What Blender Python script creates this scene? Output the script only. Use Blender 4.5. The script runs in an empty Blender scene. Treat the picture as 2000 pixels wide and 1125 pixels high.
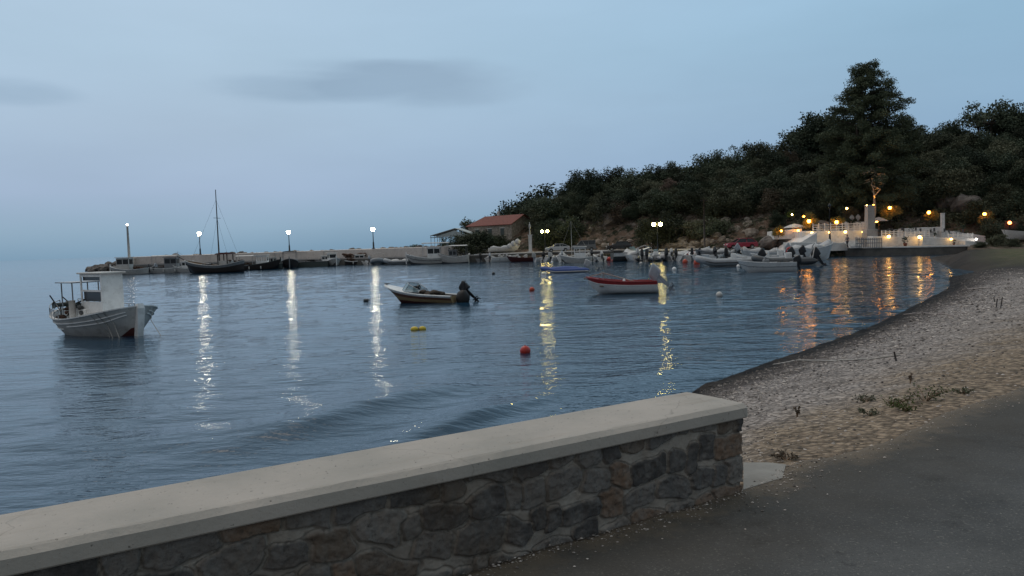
import bpy, math, random
import numpy as np
from mathutils import Vector, Matrix, noise as mnoise
PI = math.pi
R_ = math.radians
random.seed(7)
rng = np.random.default_rng(11)
sc = bpy.context.scene
col = sc.collection

# ------------------------------------------------------------ camera
CAM_H, FPX = 3.4, 1500.0
PITCH, ROLL = R_(3.36), R_(-1.98)
cam_d = bpy.data.cameras.new('camera')
cam_d.sensor_width = 36.0
cam_d.lens = 36.0 * FPX / 2000.0
cam_d.clip_start = 0.05
cam_d.clip_end = 40000
cam = bpy.data.objects.new('camera', cam_d)
col.objects.link(cam)
CM = Matrix.Rotation(PI / 2 - PITCH, 3, 'X') @ Matrix.Rotation(ROLL, 3, 'Z')
cam.matrix_world = Matrix.Translation((0, 0, CAM_H)) @ CM.to_4x4()
sc.camera = cam

def ray(px, py):
    return CM @ Vector(((px - 1000) / FPX, -(py - 562.5) / FPX, -1.0))
def at(px, py, z=0.0):          # point of the photographed place at height z
    v = ray(px, py)
    return Vector((0, 0, CAM_H)) + v * ((z - CAM_H) / v.z)
def aty(px, py, y):             # point of the photographed place at depth y
    v = ray(px, py)
    return Vector((0, 0, CAM_H)) + v * (y / v.y)

# ------------------------------------------------------------ sky and light
world = bpy.data.worlds.new('World')
sc.world = world
world.use_nodes = True
wt = world.node_tree
wt.nodes.clear()
def wn(t, **k):
    n = wt.nodes.new(t)
    for a, b in k.items():
        setattr(n, a, b)
    return n
def wl(a, b):
    wt.links.new(a, b)
def wmath(op, a, b=None, clamp=False):
    n = wn('ShaderNodeMath', operation=op, use_clamp=clamp)
    for i, v in enumerate((a, b)):
        if v is None: continue
        if isinstance(v, (int, float)): n.inputs[i].default_value = v
        else: wl(v, n.inputs[i])
    return n.outputs[0]
SUN_EL, SUN_AZ = R_(58), R_(-35)     # soft high twilight glow, over the sea to the left
geo = wn('ShaderNodeTexCoord')
sep = wn('ShaderNodeSeparateXYZ'); wl(geo.outputs['Generated'], sep.inputs[0])
sx, sy, sz = sep.outputs
ramp = wn('ShaderNodeValToRGB'); wl(sz, ramp.inputs[0])
def lin(r, g, b):
    f = lambda c: (c / 255 / 12.92) if c <= 10 else ((c / 255 + 0.055) / 1.055) ** 2.4
    return (f(r), f(g), f(b), 1)
stops = [(0.0, lin(122, 153, 177)), (0.03, lin(141, 168, 190)), (0.075, lin(158, 178, 203)), (0.15, lin(166, 187, 208)),
         (0.23, lin(169, 193, 213)), (0.36, lin(179, 203, 224)), (0.6, lin(190, 205, 216)), (1.0, lin(200, 205, 206))]
cr = ramp.color_ramp
cr.elements[0].position, cr.elements[0].color = stops[0]
cr.elements[1].position, cr.elements[1].color = stops[-1]
for p_, c_ in stops[1:-1]:
    e = cr.elements.new(p_); e.color = c_
# sky grows bluer and dimmer away from the sunset side (left, x < 0)
az = wn('ShaderNodeMapRange'); wl(sx, az.inputs[0])
az.inputs[1].default_value = -0.35; az.inputs[2].default_value = 0.6
az.inputs[3].default_value = 0.0; az.inputs[4].default_value = 1.0
tint = wn('ShaderNodeMix', data_type='RGBA', blend_type='MULTIPLY'); tint.inputs[0].default_value = 1
wl(ramp.outputs[0], tint.inputs[6])
trp = wn('ShaderNodeMix', data_type='RGBA'); wl(az.outputs[0], trp.inputs[0])
trp.inputs[6].default_value = (1.0, 1.0, 1.0, 1); trp.inputs[7].default_value = (0.7, 0.85, 0.92, 1)
wl(trp.outputs[2], tint.inputs[7])
# the sky behind the viewer (over the dark land) is dimmer
bk = wn('ShaderNodeMapRange'); wl(sy, bk.inputs[0])
bk.inputs[1].default_value = -0.6; bk.inputs[2].default_value = 0.35
bk.inputs[3].default_value = 0.0; bk.inputs[4].default_value = 1.0
dim = wn('ShaderNodeMix', data_type='RGBA', blend_type='MULTIPLY'); dim.inputs[0].default_value = 1
bkc = wn('ShaderNodeMix', data_type='RGBA'); wl(bk.outputs[0], bkc.inputs[0])
bkc.inputs[6].default_value = (0.7, 0.57, 0.5, 1); bkc.inputs[7].default_value = (1, 1, 1, 1)
wl(tint.outputs[2], dim.inputs[6]); wl(bkc.outputs[2], dim.inputs[7])
# clouds: thin grey-violet bars low in the north-west, stretched along the horizon
mp = wn('ShaderNodeMapping'); wl(geo.outputs['Generated'], mp.inputs[0])
mp.inputs['Scale'].default_value = (4.0, 2.0, 17.0)
mp.inputs['Location'].default_value = (0.35, 0.1, 0.2)
nz = wn('ShaderNodeTexNoise'); wl(mp.outputs[0], nz.inputs['Vector'])
nz.inputs['Scale'].default_value = 1.6; nz.inputs['Detail'].default_value = 6; nz.inputs['Roughness'].default_value = 0.5
def blob(cx, cz, wx, wz):
    a = wmath('DIVIDE', wmath('SUBTRACT', sx, cx), wx)
    b = wmath('DIVIDE', wmath('SUBTRACT', sz, cz), wz)
    d = wmath('ADD', wmath('MULTIPLY', a, a), wmath('MULTIPLY', b, b))
    return wmath('SUBTRACT', 1.0, d, clamp=True)
def skydir(px, py):
    v = ray(px, py).normalized(); return v.x, v.z
b1 = blob(*skydir(850, 165), 0.16, 0.036)
b2 = blob(*skydir(590, 172), 0.13, 0.022)
b2b = blob(*skydir(680, 130), 0.12, 0.013)
b3 = blob(*skydir(15, 178), 0.075, 0.02)
b4 = blob(*skydir(1320, 185), 0.16, 0.02)
sm = wmath('ADD', wmath('ADD', b1, wmath('MULTIPLY', b2, 0.8)), wmath('ADD', wmath('MULTIPLY', b3, 0.8), wmath('ADD', wmath('MULTIPLY', b4, 0.3), wmath('MULTIPLY', b2b, 0.5))))
nn = wn('ShaderNodeMapRange'); wl(nz.outputs[0], nn.inputs[0])
nn.inputs[1].default_value = 0.28; nn.inputs[2].default_value = 0.62
cm_ = wmath('MULTIPLY', wmath('ADD', wmath('MULTIPLY', wmath('SUBTRACT', wmath('ADD', wmath('MULTIPLY', sm, .75), wmath('MULTIPLY', nz.outputs[0], 1.1)), 0.60, clamp=True), 1.35), wmath('MULTIPLY', sm, -0.08)), wmath('MULTIPLY', sm, 2.0, clamp=True), clamp=True)
cl = wn('ShaderNodeMix', data_type='RGBA'); wl(cm_, cl.inputs[0])
wl(dim.outputs[2], cl.inputs[6]); cl.inputs[7].default_value = lin(146, 170, 192)
# broad faint mottling of high cloud
mp2 = wn('ShaderNodeMapping'); wl(geo.outputs['Generated'], mp2.inputs[0]); mp2.inputs['Scale'].default_value = (2.0, 1.5, 7.0); mp2.inputs['Rotation'].default_value = (0, R_(6), 0)
nz2 = wn('ShaderNodeTexNoise'); wl(mp2.outputs[0], nz2.inputs['Vector']); nz2.inputs['Scale'].default_value = 1.5; nz2.inputs['Detail'].default_value = 6
mr2 = wn('ShaderNodeMapRange'); wl(nz2.outputs[0], mr2.inputs[0]); mr2.inputs[1].default_value = 0.3; mr2.inputs[2].default_value = 0.7
mr2.inputs[3].default_value = 0.955; mr2.inputs[4].default_value = 1.045
fin = wn('ShaderNodeMix', data_type='RGBA', blend_type='MULTIPLY'); fin.inputs[0].default_value = 1
wl(cl.outputs[2], fin.inputs[6]); wl(mr2.outputs[0], fin.inputs[7])
nish = wn('ShaderNodeTexSky', sky_type='NISHITA'); nish.sun_disc = False
nish.sun_elevation = SUN_EL; nish.sun_rotation = SUN_AZ; nish.air_density = 1.0
bg1 = wn('ShaderNodeBackground'); wl(fin.outputs[2], bg1.inputs[0]); bg1.inputs[1].default_value = 1.03
bg2 = wn('ShaderNodeBackground'); wl(nish.outputs[0], bg2.inputs[0]); bg2.inputs[1].default_value = 0.002
adds = wn('ShaderNodeAddShader'); wl(bg1.outputs[0], adds.inputs[0]); wl(bg2.outputs[0], adds.inputs[1])
wo = wn('ShaderNodeOutputWorld'); wl(adds.outputs[0], wo.inputs[0])

sun_d = bpy.data.lights.new('sun', 'SUN')
sun_d.energy = 0.7; sun_d.angle = R_(40); sun_d.color = (1.0, 0.83, 0.68)
sun = bpy.data.objects.new('sun', sun_d); col.objects.link(sun)
sd = Vector((math.sin(SUN_AZ) * math.cos(SUN_EL), math.cos(SUN_AZ) * math.cos(SUN_EL), math.sin(SUN_EL)))
sun.rotation_euler = sd.to_track_quat('Z', 'Y').to_euler()
sun_d.specular_factor = 0.0 if hasattr(sun_d, 'specular_factor') else 0

sc.view_settings.view_transform = 'Standard'
sc.view_settings.look = 'None'
sc.view_settings.exposure = 0.0
sc.view_settings.gamma = 1.0

# ------------------------------------------------------------ materials
def mat(name, rgb, rough=0.7, metal=0.0, var=0.25, scale=6.0, bump=0.0, bscale=None, rgb2=None, coat=0.0, emit=None, estr=0.0, spec=None, dirt=0.0):
    m = bpy.data.materials.new(name); m.use_nodes = True
    t = m.node_tree; b = t.nodes['Principled BSDF']
    b.inputs['Roughness'].default_value = rough; b.inputs['Metallic'].default_value = metal
    if spec is not None: b.inputs['Specular IOR Level'].default_value = spec
    if coat: b.inputs['Coat Weight'].default_value = coat
    tc = t.nodes.new('ShaderNodeTexCoord')
    n = t.nodes.new('ShaderNodeTexNoise'); n.inputs['Scale'].default_value = scale; n.inputs['Detail'].default_value = 5
    n.inputs['Roughness'].default_value = 0.6
    t.links.new(tc.outputs['Object'], n.inputs['Vector'])
    mx = t.nodes.new('ShaderNodeMix'); mx.data_type = 'RGBA'
    mrg = t.nodes.new('ShaderNodeMapRange'); mrg.inputs[1].default_value = 0.3; mrg.inputs[2].default_value = 0.7
    t.links.new(n.outputs[0], mrg.inputs[0]); t.links.new(mrg.outputs[0], mx.inputs[0])
    c2 = rgb2 if rgb2 else tuple(c * (1 - var) for c in rgb)
    mx.inputs[6].default_value = (*rgb[:3], 1); mx.inputs[7].default_value = (*c2[:3], 1)
    out = mx.outputs[2]
    if dirt:
        n3 = t.nodes.new('ShaderNodeTexNoise'); n3.inputs['Scale'].default_value = 2.2; n3.inputs['Detail'].default_value = 8; n3.inputs['Roughness'].default_value = 0.75
        t.links.new(tc.outputs['Object'], n3.inputs['Vector'])
        mr3 = t.nodes.new('ShaderNodeMapRange'); mr3.inputs[1].default_value = 0.5; mr3.inputs[2].default_value = 0.72; mr3.inputs[4].default_value = dirt
        t.links.new(n3.outputs[0], mr3.inputs[0])
        m3 = t.nodes.new('ShaderNodeMix'); m3.data_type = 'RGBA'; t.links.new(mr3.outputs[0], m3.inputs[0])
        t.links.new(out, m3.inputs[6]); m3.inputs[7].default_value = (0.12, 0.09, 0.06, 1); out = m3.outputs[2]
    t.links.new(out, b.inputs['Base Color'])
    if bump:
        n2 = t.nodes.new('ShaderNodeTexNoise'); n2.inputs['Scale'].default_value = bscale or scale * 4; n2.inputs['Detail'].default_value = 6
        t.links.new(tc.outputs['Object'], n2.inputs['Vector'])
        bp = t.nodes.new('ShaderNodeBump'); bp.inputs['Strength'].default_value = 1.0; bp.inputs['Distance'].default_value = bump
        t.links.new(n2.outputs[0], bp.inputs['Height']); t.links.new(bp.outputs[0], b.inputs['Normal'])
    if emit:
        b.inputs['Emission Color'].default_value = (*emit, 1); b.inputs['Emission Strength'].default_value = estr
    return m
M = {}
M['white'] = mat('white_paint', (0.85, 0.84, 0.82), 0.45, var=0.15, scale=3, dirt=0.35)
M['offwhite'] = mat('offwhite_paint', (0.6, 0.58, 0.55), 0.55, var=0.2, scale=3, dirt=0.5)
M['grey'] = mat('grey_paint', (0.25, 0.26, 0.27), 0.55, scale=3, dirt=0.3)
M['dkgrey'] = mat('dark_grey_paint', (0.07, 0.075, 0.08), 0.5, scale=4)
M['black'] = mat('black_plastic', (0.012, 0.013, 0.016), 0.35, scale=4)
M['tarp'] = mat('black_cover', (0.014, 0.013, 0.014), 0.7, scale=6, bump=0.03, bscale=5)
M['greycover'] = mat('grey_cover', (0.45, 0.45, 0.45), 0.8, scale=4, bump=0.04, bscale=4)
M['whitecover'] = mat('white_cover', (0.55, 0.55, 0.55), 0.8, scale=4, bump=0.05, bscale=4)
M['browncover'] = mat('brown_cover', (0.08, 0.062, 0.05), 0.9, scale=6, bump=0.04, bscale=7)
M['net'] = mat('fishing_net', (0.12, 0.055, 0.035), 0.95, scale=14, rgb2=(0.03, 0.025, 0.02), bump=0.05, bscale=30)
M['redbottom'] = mat('antifouling_red', (0.11, 0.03, 0.025), 0.7, scale=4)
M['red'] = mat('red_paint', (0.42, 0.035, 0.035), 0.45, scale=5, var=0.35, coat=0.3)
M['brownstripe'] = mat('brown_stripe', (0.17, 0.075, 0.045), 0.5, scale=4)
M['beige'] = mat('beige_gelcoat', (0.42, 0.3, 0.16), 0.45, scale=3, dirt=0.4)
M['blue'] = mat('blue_cover', (0.05, 0.1, 0.32), 0.6, scale=5, bump=0.015, bscale=8)
M['tube'] = mat('inflatable_tube', (0.34, 0.36, 0.38), 0.5, scale=4, dirt=0.25)
M['wood'] = mat('worn_wood', (0.2, 0.13, 0.08), 0.75, scale=9, bump=0.01)
M['paleoar'] = mat('pale_wood', (0.42, 0.34, 0.3), 0.6, scale=9)
M['dkwood'] = mat('dark_hull_wood', (0.045, 0.035, 0.032), 0.6, scale=5)
M['maroon'] = mat('maroon_paint', (0.1, 0.025, 0.025), 0.6, scale=5)
M['green'] = mat('green_grey_paint', (0.06, 0.075, 0.07), 0.6, scale=4)
M['metal'] = mat('galvanised_metal', (0.4, 0.41, 0.42), 0.4, metal=0.7, scale=8)
M['motorgrey'] = mat('outboard_grey', (0.35, 0.38, 0.42), 0.35, scale=4, coat=0.3)
M['rope'] = mat('rope', (0.45, 0.42, 0.38), 0.9, scale=30)
M['orange'] = mat('orange_buoy', (0.55, 0.07, 0.03), 0.4, scale=4, dirt=0.4)
M['redbuoy'] = mat('red_buoy', (0.5, 0.03, 0.02), 0.35, scale=4, dirt=0.3)
M['yellow'] = mat('yellow_buoy', (0.75, 0.55, 0.04), 0.4, scale=4, dirt=0.3)
M['lifered'] = mat('lifebuoy_red', (0.5, 0.035, 0.03), 0.5, scale=4)
gm = bpy.data.materials.new('tinted_glass'); gm.use_nodes = True
gb = gm.node_tree.nodes['Principled BSDF']; gb.inputs['Base Color'].default_value = (0.25, 0.38, 0.42, 1)
gb.inputs['Roughness'].default_value = 0.08; gb.inputs['Alpha'].default_value = 0.55
M['glass'] = gm
M['carglass'] = mat('car_glass', (0.02, 0.025, 0.03), 0.08, var=0.2)
M['window'] = mat('dark_window', (0.015, 0.017, 0.02), 0.15, var=0.2)
M['concrete'] = mat('quay_concrete', (0.4, 0.37, 0.35), 0.85, scale=1.2, dirt=0.5, bump=0.01)
M['molewall'] = mat('whitewashed_wall', (0.68, 0.62, 0.58), 0.85, scale=0.35, dirt=0.35, bump=0.01)
M['limew'] = mat('limewash', (0.8, 0.78, 0.75), 0.85, scale=2, dirt=0.25, bump=0.02, bscale=4)
M['darkconc'] = mat('wet_quay_face', (0.07, 0.065, 0.06), 0.7, scale=1.0, rgb2=(0.14, 0.13, 0.115), bump=0.03, bscale=3)
M['quaytop'] = mat('quay_paving', (0.3, 0.28, 0.26), 0.85, scale=0.7, dirt=0.4)
M['rock'] = mat('limestone_rock', (0.22, 0.19, 0.17), 0.9, scale=1.5, rgb2=(0.07, 0.06, 0.055), bump=0.08, bscale=4)
M['palerock'] = mat('pale_rock', (0.36, 0.31, 0.26), 0.9, scale=1.5, rgb2=(0.14, 0.11, 0.09), bump=0.08, bscale=4)
M['roof'] = mat('red_roof_tiles', (0.25, 0.075, 0.055), 0.85, scale=3, rgb2=(0.13, 0.045, 0.035), bump=0.03, bscale=12)
M['stonewall'] = mat('house_stone', (0.42, 0.37, 0.31), 0.9, scale=2.2, rgb2=(0.14, 0.115, 0.1), bump=0.06, bscale=5)
M['canvas'] = mat('white_canvas', (0.5, 0.55, 0.55), 0.8, scale=2, dirt=0.1)
M['iron'] = mat('dark_iron', (0.015, 0.02, 0.03), 0.5, scale=8)
M['bark'] = mat('bark', (0.06, 0.045, 0.035), 0.9, scale=6, bump=0.03)
M['palebark'] = mat('pale_bark', (0.35, 0.28, 0.2), 0.9, scale=6, bump=0.03)
def leafmat(name, a, b):
    m = mat(name, a, 0.7, scale=0.9, rgb2=b, spec=0.15); t = m.node_tree; bs = t.nodes['Principled BSDF']; src = bs.inputs['Base Color'].links[0].from_socket
    oi = t.nodes.new('ShaderNodeObjectInfo'); mr = t.nodes.new('ShaderNodeMapRange'); t.links.new(oi.outputs['Random'], mr.inputs[0]); mr.inputs[3].default_value = .4; mr.inputs[4].default_value = 1.35
    hs_ = t.nodes.new('ShaderNodeHueSaturation'); t.links.new(src, hs_.inputs['Color']); t.links.new(mr.outputs[0], hs_.inputs['Value'])
    m2 = t.nodes.new('ShaderNodeMapRange'); t.links.new(oi.outputs['Random'], m2.inputs[0]); m2.inputs[3].default_value = .53; m2.inputs[4].default_value = .46; t.links.new(m2.outputs[0], hs_.inputs['Hue'])
    t.links.new(hs_.outputs[0], bs.inputs['Base Color']); return m
M['leaf_dark'] = leafmat('foliage_dark', (0.05, 0.075, 0.052), (0.09, 0.11, 0.068))
M['leaf_olive'] = leafmat('foliage_olive', (0.12, 0.13, 0.085), (0.065, 0.08, 0.05))
M['leaf_pine'] = leafmat('needles', (0.042, 0.062, 0.042), (0.065, 0.085, 0.045))
M['leaf_dry'] = leafmat('foliage_dry', (0.16, 0.125, 0.09), (0.09, 0.08, 0.055))
M['leaf_lit'] = leafmat('foliage_lit', (0.3, 0.27, 0.08), (0.22, 0.17, 0.05))  # lamp glow painted in: leaf colour brightened for shrubs beside lamps
M['leaf_green'] = leafmat('foliage_green', (0.07, 0.1, 0.03), (0.04, 0.06, 0.02))
M['carsilver'] = mat('silver_car_paint', (0.55, 0.56, 0.58), 0.3, metal=0.3, coat=0.5, var=0.08)
M['cargrey'] = mat('grey_car_paint', (0.14, 0.15, 0.16), 0.35, metal=0.2, coat=0.5, var=0.1)
M['carblack'] = mat('black_car_paint', (0.012, 0.012, 0.016), 0.25, coat=0.6, var=0.1)
M['carred'] = mat('red_car_paint', (0.36, 0.02, 0.05), 0.3, coat=0.6, var=0.15)
M['tyre'] = mat('tyre_rubber', (0.012, 0.012, 0.012), 0.85)
M['skin'] = mat('skin', (0.42, 0.25, 0.18), 0.6, var=0.1)
M['cloth_dk'] = mat('dark_clothes', (0.05, 0.05, 0.06), 0.9)
M['cloth_gr'] = mat('grey_clothes', (0.2, 0.19, 0.2), 0.9)
M['hair'] = mat('dark_hair', (0.02, 0.015, 0.012), 0.8)
M['clay'] = mat('terracotta', (0.3, 0.1, 0.06), 0.85, scale=5)
def emis(name, rgb, s):
    m = bpy.data.materials.new(name); m.use_nodes = True
    t = m.node_tree; t.nodes.clear()
    e = t.nodes.new('ShaderNodeEmission'); e.inputs[0].default_value = (*rgb, 1); e.inputs[1].default_value = s
    o = t.nodes.new('ShaderNodeOutputMaterial'); t.links.new(e.outputs[0], o.inputs[0])
    return m
M['lamp_white'] = emis('lamp_white', (1.0, 0.9, 0.66), 65)
M['lamp_dim'] = emis('lamp_soft_white', (1.0, 0.9, 0.8), 22)
M['lamp_yellow'] = emis('lamp_yellow', (1.0, 0.78, 0.24), 60)
M['lamp_orange'] = emis('lamp_orange', (1.0, 0.36, 0.035), 32)
M['lamp_warm'] = emis('lamp_warm', (1.0, 0.55, 0.14), 14)
M['lamp_red'] = emis('lamp_red', (1.0, 0.16, 0.04), 20)
# ------------------------------------------------------------ mesh helpers
class MB:
    def __init__(self): self.v = []; self.f = []; self.s = []
    def add(self, vs, fs, smooth=False):
        k = len(self.v); self.v += [tuple(p) for p in vs]
        self.f += [tuple(k + i for i in f) for f in fs]; self.s += [smooth] * len(fs)
        return self
    def box(self, c, d, rz=0, tilt=None, bev=0.0):
        hx, hy, hz = d[0] / 2, d[1] / 2, d[2] / 2
        mt = Matrix.Rotation(rz, 3, 'Z')
        if tilt: mt = mt @ Matrix.Rotation(tilt[0], 3, 'X') @ Matrix.Rotation(tilt[1], 3, 'Y')
        if bev <= 0:
            pts = [(a * hx, b * hy, c_ * hz) for c_ in (-1, 1) for a, b in ((-1, -1), (1, -1), (1, 1), (-1, 1))]
            fs = [(3, 2, 1, 0), (4, 5, 6, 7), (0, 1, 5, 4), (1, 2, 6, 5), (2, 3, 7, 6), (3, 0, 4, 7)]
            return self.add([Vector(c) + mt @ Vector(p) for p in pts], fs)
        e = min(bev, hx * .9, hy * .9, hz * .9)
        rings = []
        def ring(ix, iy, z):
            r = []
            for a, b, cx, cy in ((-1, -1, 0, 1), (1, -1, 1, 0), (1, 1, 0, 1), (-1, 1, 1, 0)):
                if cx: r += [(a * (hx - ix), b * (hy - iy - e), z), (a * (hx - ix - e), b * (hy - iy), z)]
                else: r += [(a * (hx - ix - e), b * (hy - iy), z), (a * (hx - ix), b * (hy - iy - e), z)]
            return r
        # order of points round each ring
        def ring2(ins, z):
            x0, y0 = hx - ins, hy - ins
            return [(-x0 + e, -y0, z), (x0 - e, -y0, z), (x0, -y0 + e, z), (x0, y0 - e, z), (x0 - e, y0, z), (-x0 + e, y0, z), (-x0, y0 - e, z), (-x0, -y0 + e, z)]
        rings = [ring2(e * .7, -hz), ring2(0, -hz + e), ring2(0, hz - e), ring2(e * .7, hz)]
        pts = [Vector(c) + mt @ Vector(p) for r in rings for p in r]
        fs = [tuple(range(7, -1, -1)), tuple(range(24, 32))]
        for k in range(3):
            for i in range(8):
                j = (i + 1) % 8; fs.append((k * 8 + i, k * 8 + j, k * 8 + 8 + j, k * 8 + 8 + i))
        return self.add(pts, fs)
    def tube(self, pts, r, n=6, cap=True, smooth=True):
        pts = [Vector(p) for p in pts]
        rs = r if isinstance(r, (list, tuple)) else [r] * len(pts)
        vs = []; fs = []
        for i, p in enumerate(pts):
            d = (pts[min(i + 1, len(pts) - 1)] - pts[max(i - 1, 0)])
            if d.length < 1e-9: d = Vector((0, 0, 1))
            d.normalize()
            a = d.cross(Vector((0, 0, 1)) if abs(d.z) < .9 else Vector((1, 0, 0))).normalized(); b = d.cross(a)
            for k in range(n):
                t = 2 * PI * k / n; vs.append(p + (a * math.cos(t) + b * math.sin(t)) * rs[i])
        for i in range(len(pts) - 1):
            for k in range(n):
                j = (k + 1) % n; fs.append((i * n + k, i * n + j, (i + 1) * n + j, (i + 1) * n + k))
        if cap: fs.append(tuple(range(n))); fs.append(tuple((len(pts) - 1) * n + k for k in range(n - 1, -1, -1)))
        return self.add(vs, fs, smooth)
    def lathe(self, prof, c=(0, 0, 0), n=12, smooth=True):
        vs = []; fs = []
        for r, z in prof:
            for k in range(n):
                t = 2 * PI * k / n; vs.append((c[0] + r * math.cos(t), c[1] + r * math.sin(t), c[2] + z))
        m = len(prof)
        for i in range(m - 1):
            for k in range(n):
                j = (k + 1) % n; fs.append((i * n + k, i * n + j, (i + 1) * n + j, (i + 1) * n + k))
        fs.append(tuple(range(n - 1, -1, -1))); fs.append(tuple((m - 1) * n + k for k in range(n)))
        return self.add(vs, fs, smooth)
    def ball(self, c, r, n=10, m=7, jit=0.0, seed=0):
        if isinstance(r, (int, float)): r = (r, r, r)
        vs = [(c[0], c[1], c[2] - r[2])]; fs = []
        rr = random.Random(seed)
        for i in range(1, m):
            ph = PI * i / m - PI / 2
            for k in range(n):
                t = 2 * PI * k / n; q = 1 + (rr.uniform(-jit, jit) if jit else 0)
                vs.append((c[0] + r[0] * q * math.cos(ph) * math.cos(t), c[1] + r[1] * q * math.cos(ph) * math.sin(t), c[2] + r[2] * q * math.sin(ph)))
        vs.append((c[0], c[1], c[2] + r[2])); L = len(vs) - 1
        for k in range(n):
            j = (k + 1) % n; fs.append((0, 1 + j, 1 + k)); fs.append((L, L - n + k, L - n + j))
        for i in range(m - 2):
            for k in range(n):
                j = (k + 1) % n; a = 1 + i * n; fs.append((a + k, a + j, a + n + j, a + n + k))
        return self.add(vs, fs, True)
    def loft(self, rings, closed=True, cap=True, smooth=False):
        n = len(rings[0]); vs = [p for r in rings for p in r]; fs = []
        for i in range(len(rings) - 1):
            for k in range(n if closed else n - 1):
                j = (k + 1) % n; fs.append((i * n + k, i * n + j, (i + 1) * n + j, (i + 1) * n + k))
        if cap and closed:
            fs.append(tuple(range(n - 1, -1, -1))); fs.append(tuple((len(rings) - 1) * n + k for k in range(n)))
        return self.add(vs, fs, smooth)
    def prism(self, poly, h0, h1):    # poly in xy, from z=h0 to h1
        n = len(poly)
        return self.loft([[(p[0], p[1], h0) for p in poly], [(p[0], p[1], h1) for p in poly]])
    def prism_y(self, poly, y0, y1):  # poly in xz
        return self.loft([[(p[0], y0, p[1]) for p in poly], [(p[0], y1, p[1]) for p in poly]])
    def build(self, name, m, parent=None, label=None):
        me = bpy.data.meshes.new(name); me.from_pydata([tuple(p) for p in self.v], [], self.f)
        me.polygons.foreach_set('use_smooth', self.s)
        me.materials.append(M[m] if isinstance(m, str) else m); me.update()
        o = bpy.data.objects.new(name, me); col.objects.link(o)
        if parent is not None: o.parent = parent
        if label: o['label'] = label
        return o

def np_mesh(name, verts, faces, m, parent=None, smooth=True):
    me = bpy.data.meshes.new(name)
    verts = np.asarray(verts, dtype=np.float32); faces = np.asarray(faces, dtype=np.int32)
    me.vertices.add(len(verts)); me.vertices.foreach_set('co', verts.ravel())
    k = faces.shape[1]
    me.loops.add(faces.size); me.loops.foreach_set('vertex_index', faces.ravel())
    me.polygons.add(len(faces)); me.polygons.foreach_set('loop_start', np.arange(0, faces.size, k, dtype=np.int32))
    me.polygons.foreach_set('use_smooth', np.full(len(faces), smooth))
    me.update(calc_edges=True)
    me.materials.append(M[m] if isinstance(m, str) else m)
    o = bpy.data.objects.new(name, me); col.objects.link(o)
    if parent is not None: o.parent = parent
    return o
def grid_faces(nu, nv):
    i = np.arange(nu - 1)[:, None] * nv + np.arange(nv - 1)[None, :]
    i = i.ravel(); return np.stack([i, i + 1, i + nv + 1, i + nv], 1)

def tag(o, label=None, cat=None, group=None, kind=None):
    if label: o['label'] = label
    if cat: o['category'] = cat
    if group: o['group'] = group
    if kind: o['kind'] = kind
    return o
def thing(name, label, cat, loc=(0, 0, 0), rz=0, group=None):
    o = bpy.data.objects.new(name, None); col.objects.link(o); o.empty_display_size = .3
    o.location = loc; o.rotation_euler = (0, 0, rz)
    return tag(o, label, cat, group)
def copy_tree(o, parent=None):
    c = o.copy(); col.objects.link(c)
    if parent is not None: c.parent = parent
    for ch in list(o.children): copy_tree(ch, c)
    return c
def smooth01(x): x = max(0.0, min(1.0, x)); return x * x * (3 - 2 * x)

# numpy value noise (world space)
_perm = rng.random((256, 256)).astype(np.float32)
def vnoise(x, y):
    xi = np.floor(x).astype(int); yi = np.floor(y).astype(int); fx = x - xi; fy = y - yi
    fx = fx * fx * (3 - 2 * fx); fy = fy * fy * (3 - 2 * fy)
    g = lambda a, b: _perm[a & 255, b & 255]
    return (g(xi, yi) * (1 - fx) + g(xi + 1, yi) * fx) * (1 - fy) + (g(xi, yi + 1) * (1 - fx) + g(xi + 1, yi + 1) * fx) * fy
def fbm(x, y, o=4):
    s = 0; a = .5
    for k in range(o): s = s + a * (vnoise(x + 17 * k, y + 9 * k) - .5); x = x * 2.03; y = y * 2.03; a *= .5
    return s

# ------------------------------------------------------------ the setting: sea
# the near sea: wave relief modelled on a polar grid that gets coarser with distance
wm = bpy.data.materials.new('sea_water'); wm.use_nodes = True
t = wm.node_tree; b = t.nodes['Principled BSDF']
b.inputs['Base Color'].default_value = (0.010, 0.042, 0.078, 1)
b.inputs['Roughness'].default_value = 0.035; b.inputs['IOR'].default_value = 1.333
tc = t.nodes.new('ShaderNodeTexCoord')
def wnoise(scale, stretch, rot, detail):
    mpn = t.nodes.new('ShaderNodeMapping'); mpn.inputs['Rotation'].default_value = (0, 0, rot)
    mpn.inputs['Scale'].default_value = (scale * stretch, scale, scale)
    t.links.new(tc.outputs['Object'], mpn.inputs[0])
    n = t.nodes.new('ShaderNodeTexNoise'); n.inputs['Scale'].default_value = 1; n.inputs['Detail'].default_value = detail; n.inputs['Roughness'].default_value = .55
    t.links.new(mpn.outputs[0], n.inputs['Vector']); return n.outputs[0]
def bumpn(h, dist, prev=None):
    n = t.nodes.new('ShaderNodeBump'); n.inputs['Distance'].default_value = dist; n.inputs['Strength'].default_value = 1
    t.links.new(h, n.inputs['Height'])
    if prev: t.links.new(prev, n.inputs['Normal'])
    return n.outputs[0]
n1 = bumpn(wnoise(1.1, .42, R_(12), 2), 0.075)
n2 = bumpn(wnoise(4.2, .4, R_(-8), 3), 0.034, n1)
n2 = bumpn(wnoise(11, .45, R_(20), 2), 0.008, n2)
t.links.new(n2, b.inputs['Normal'])
WATER = wm
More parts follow.
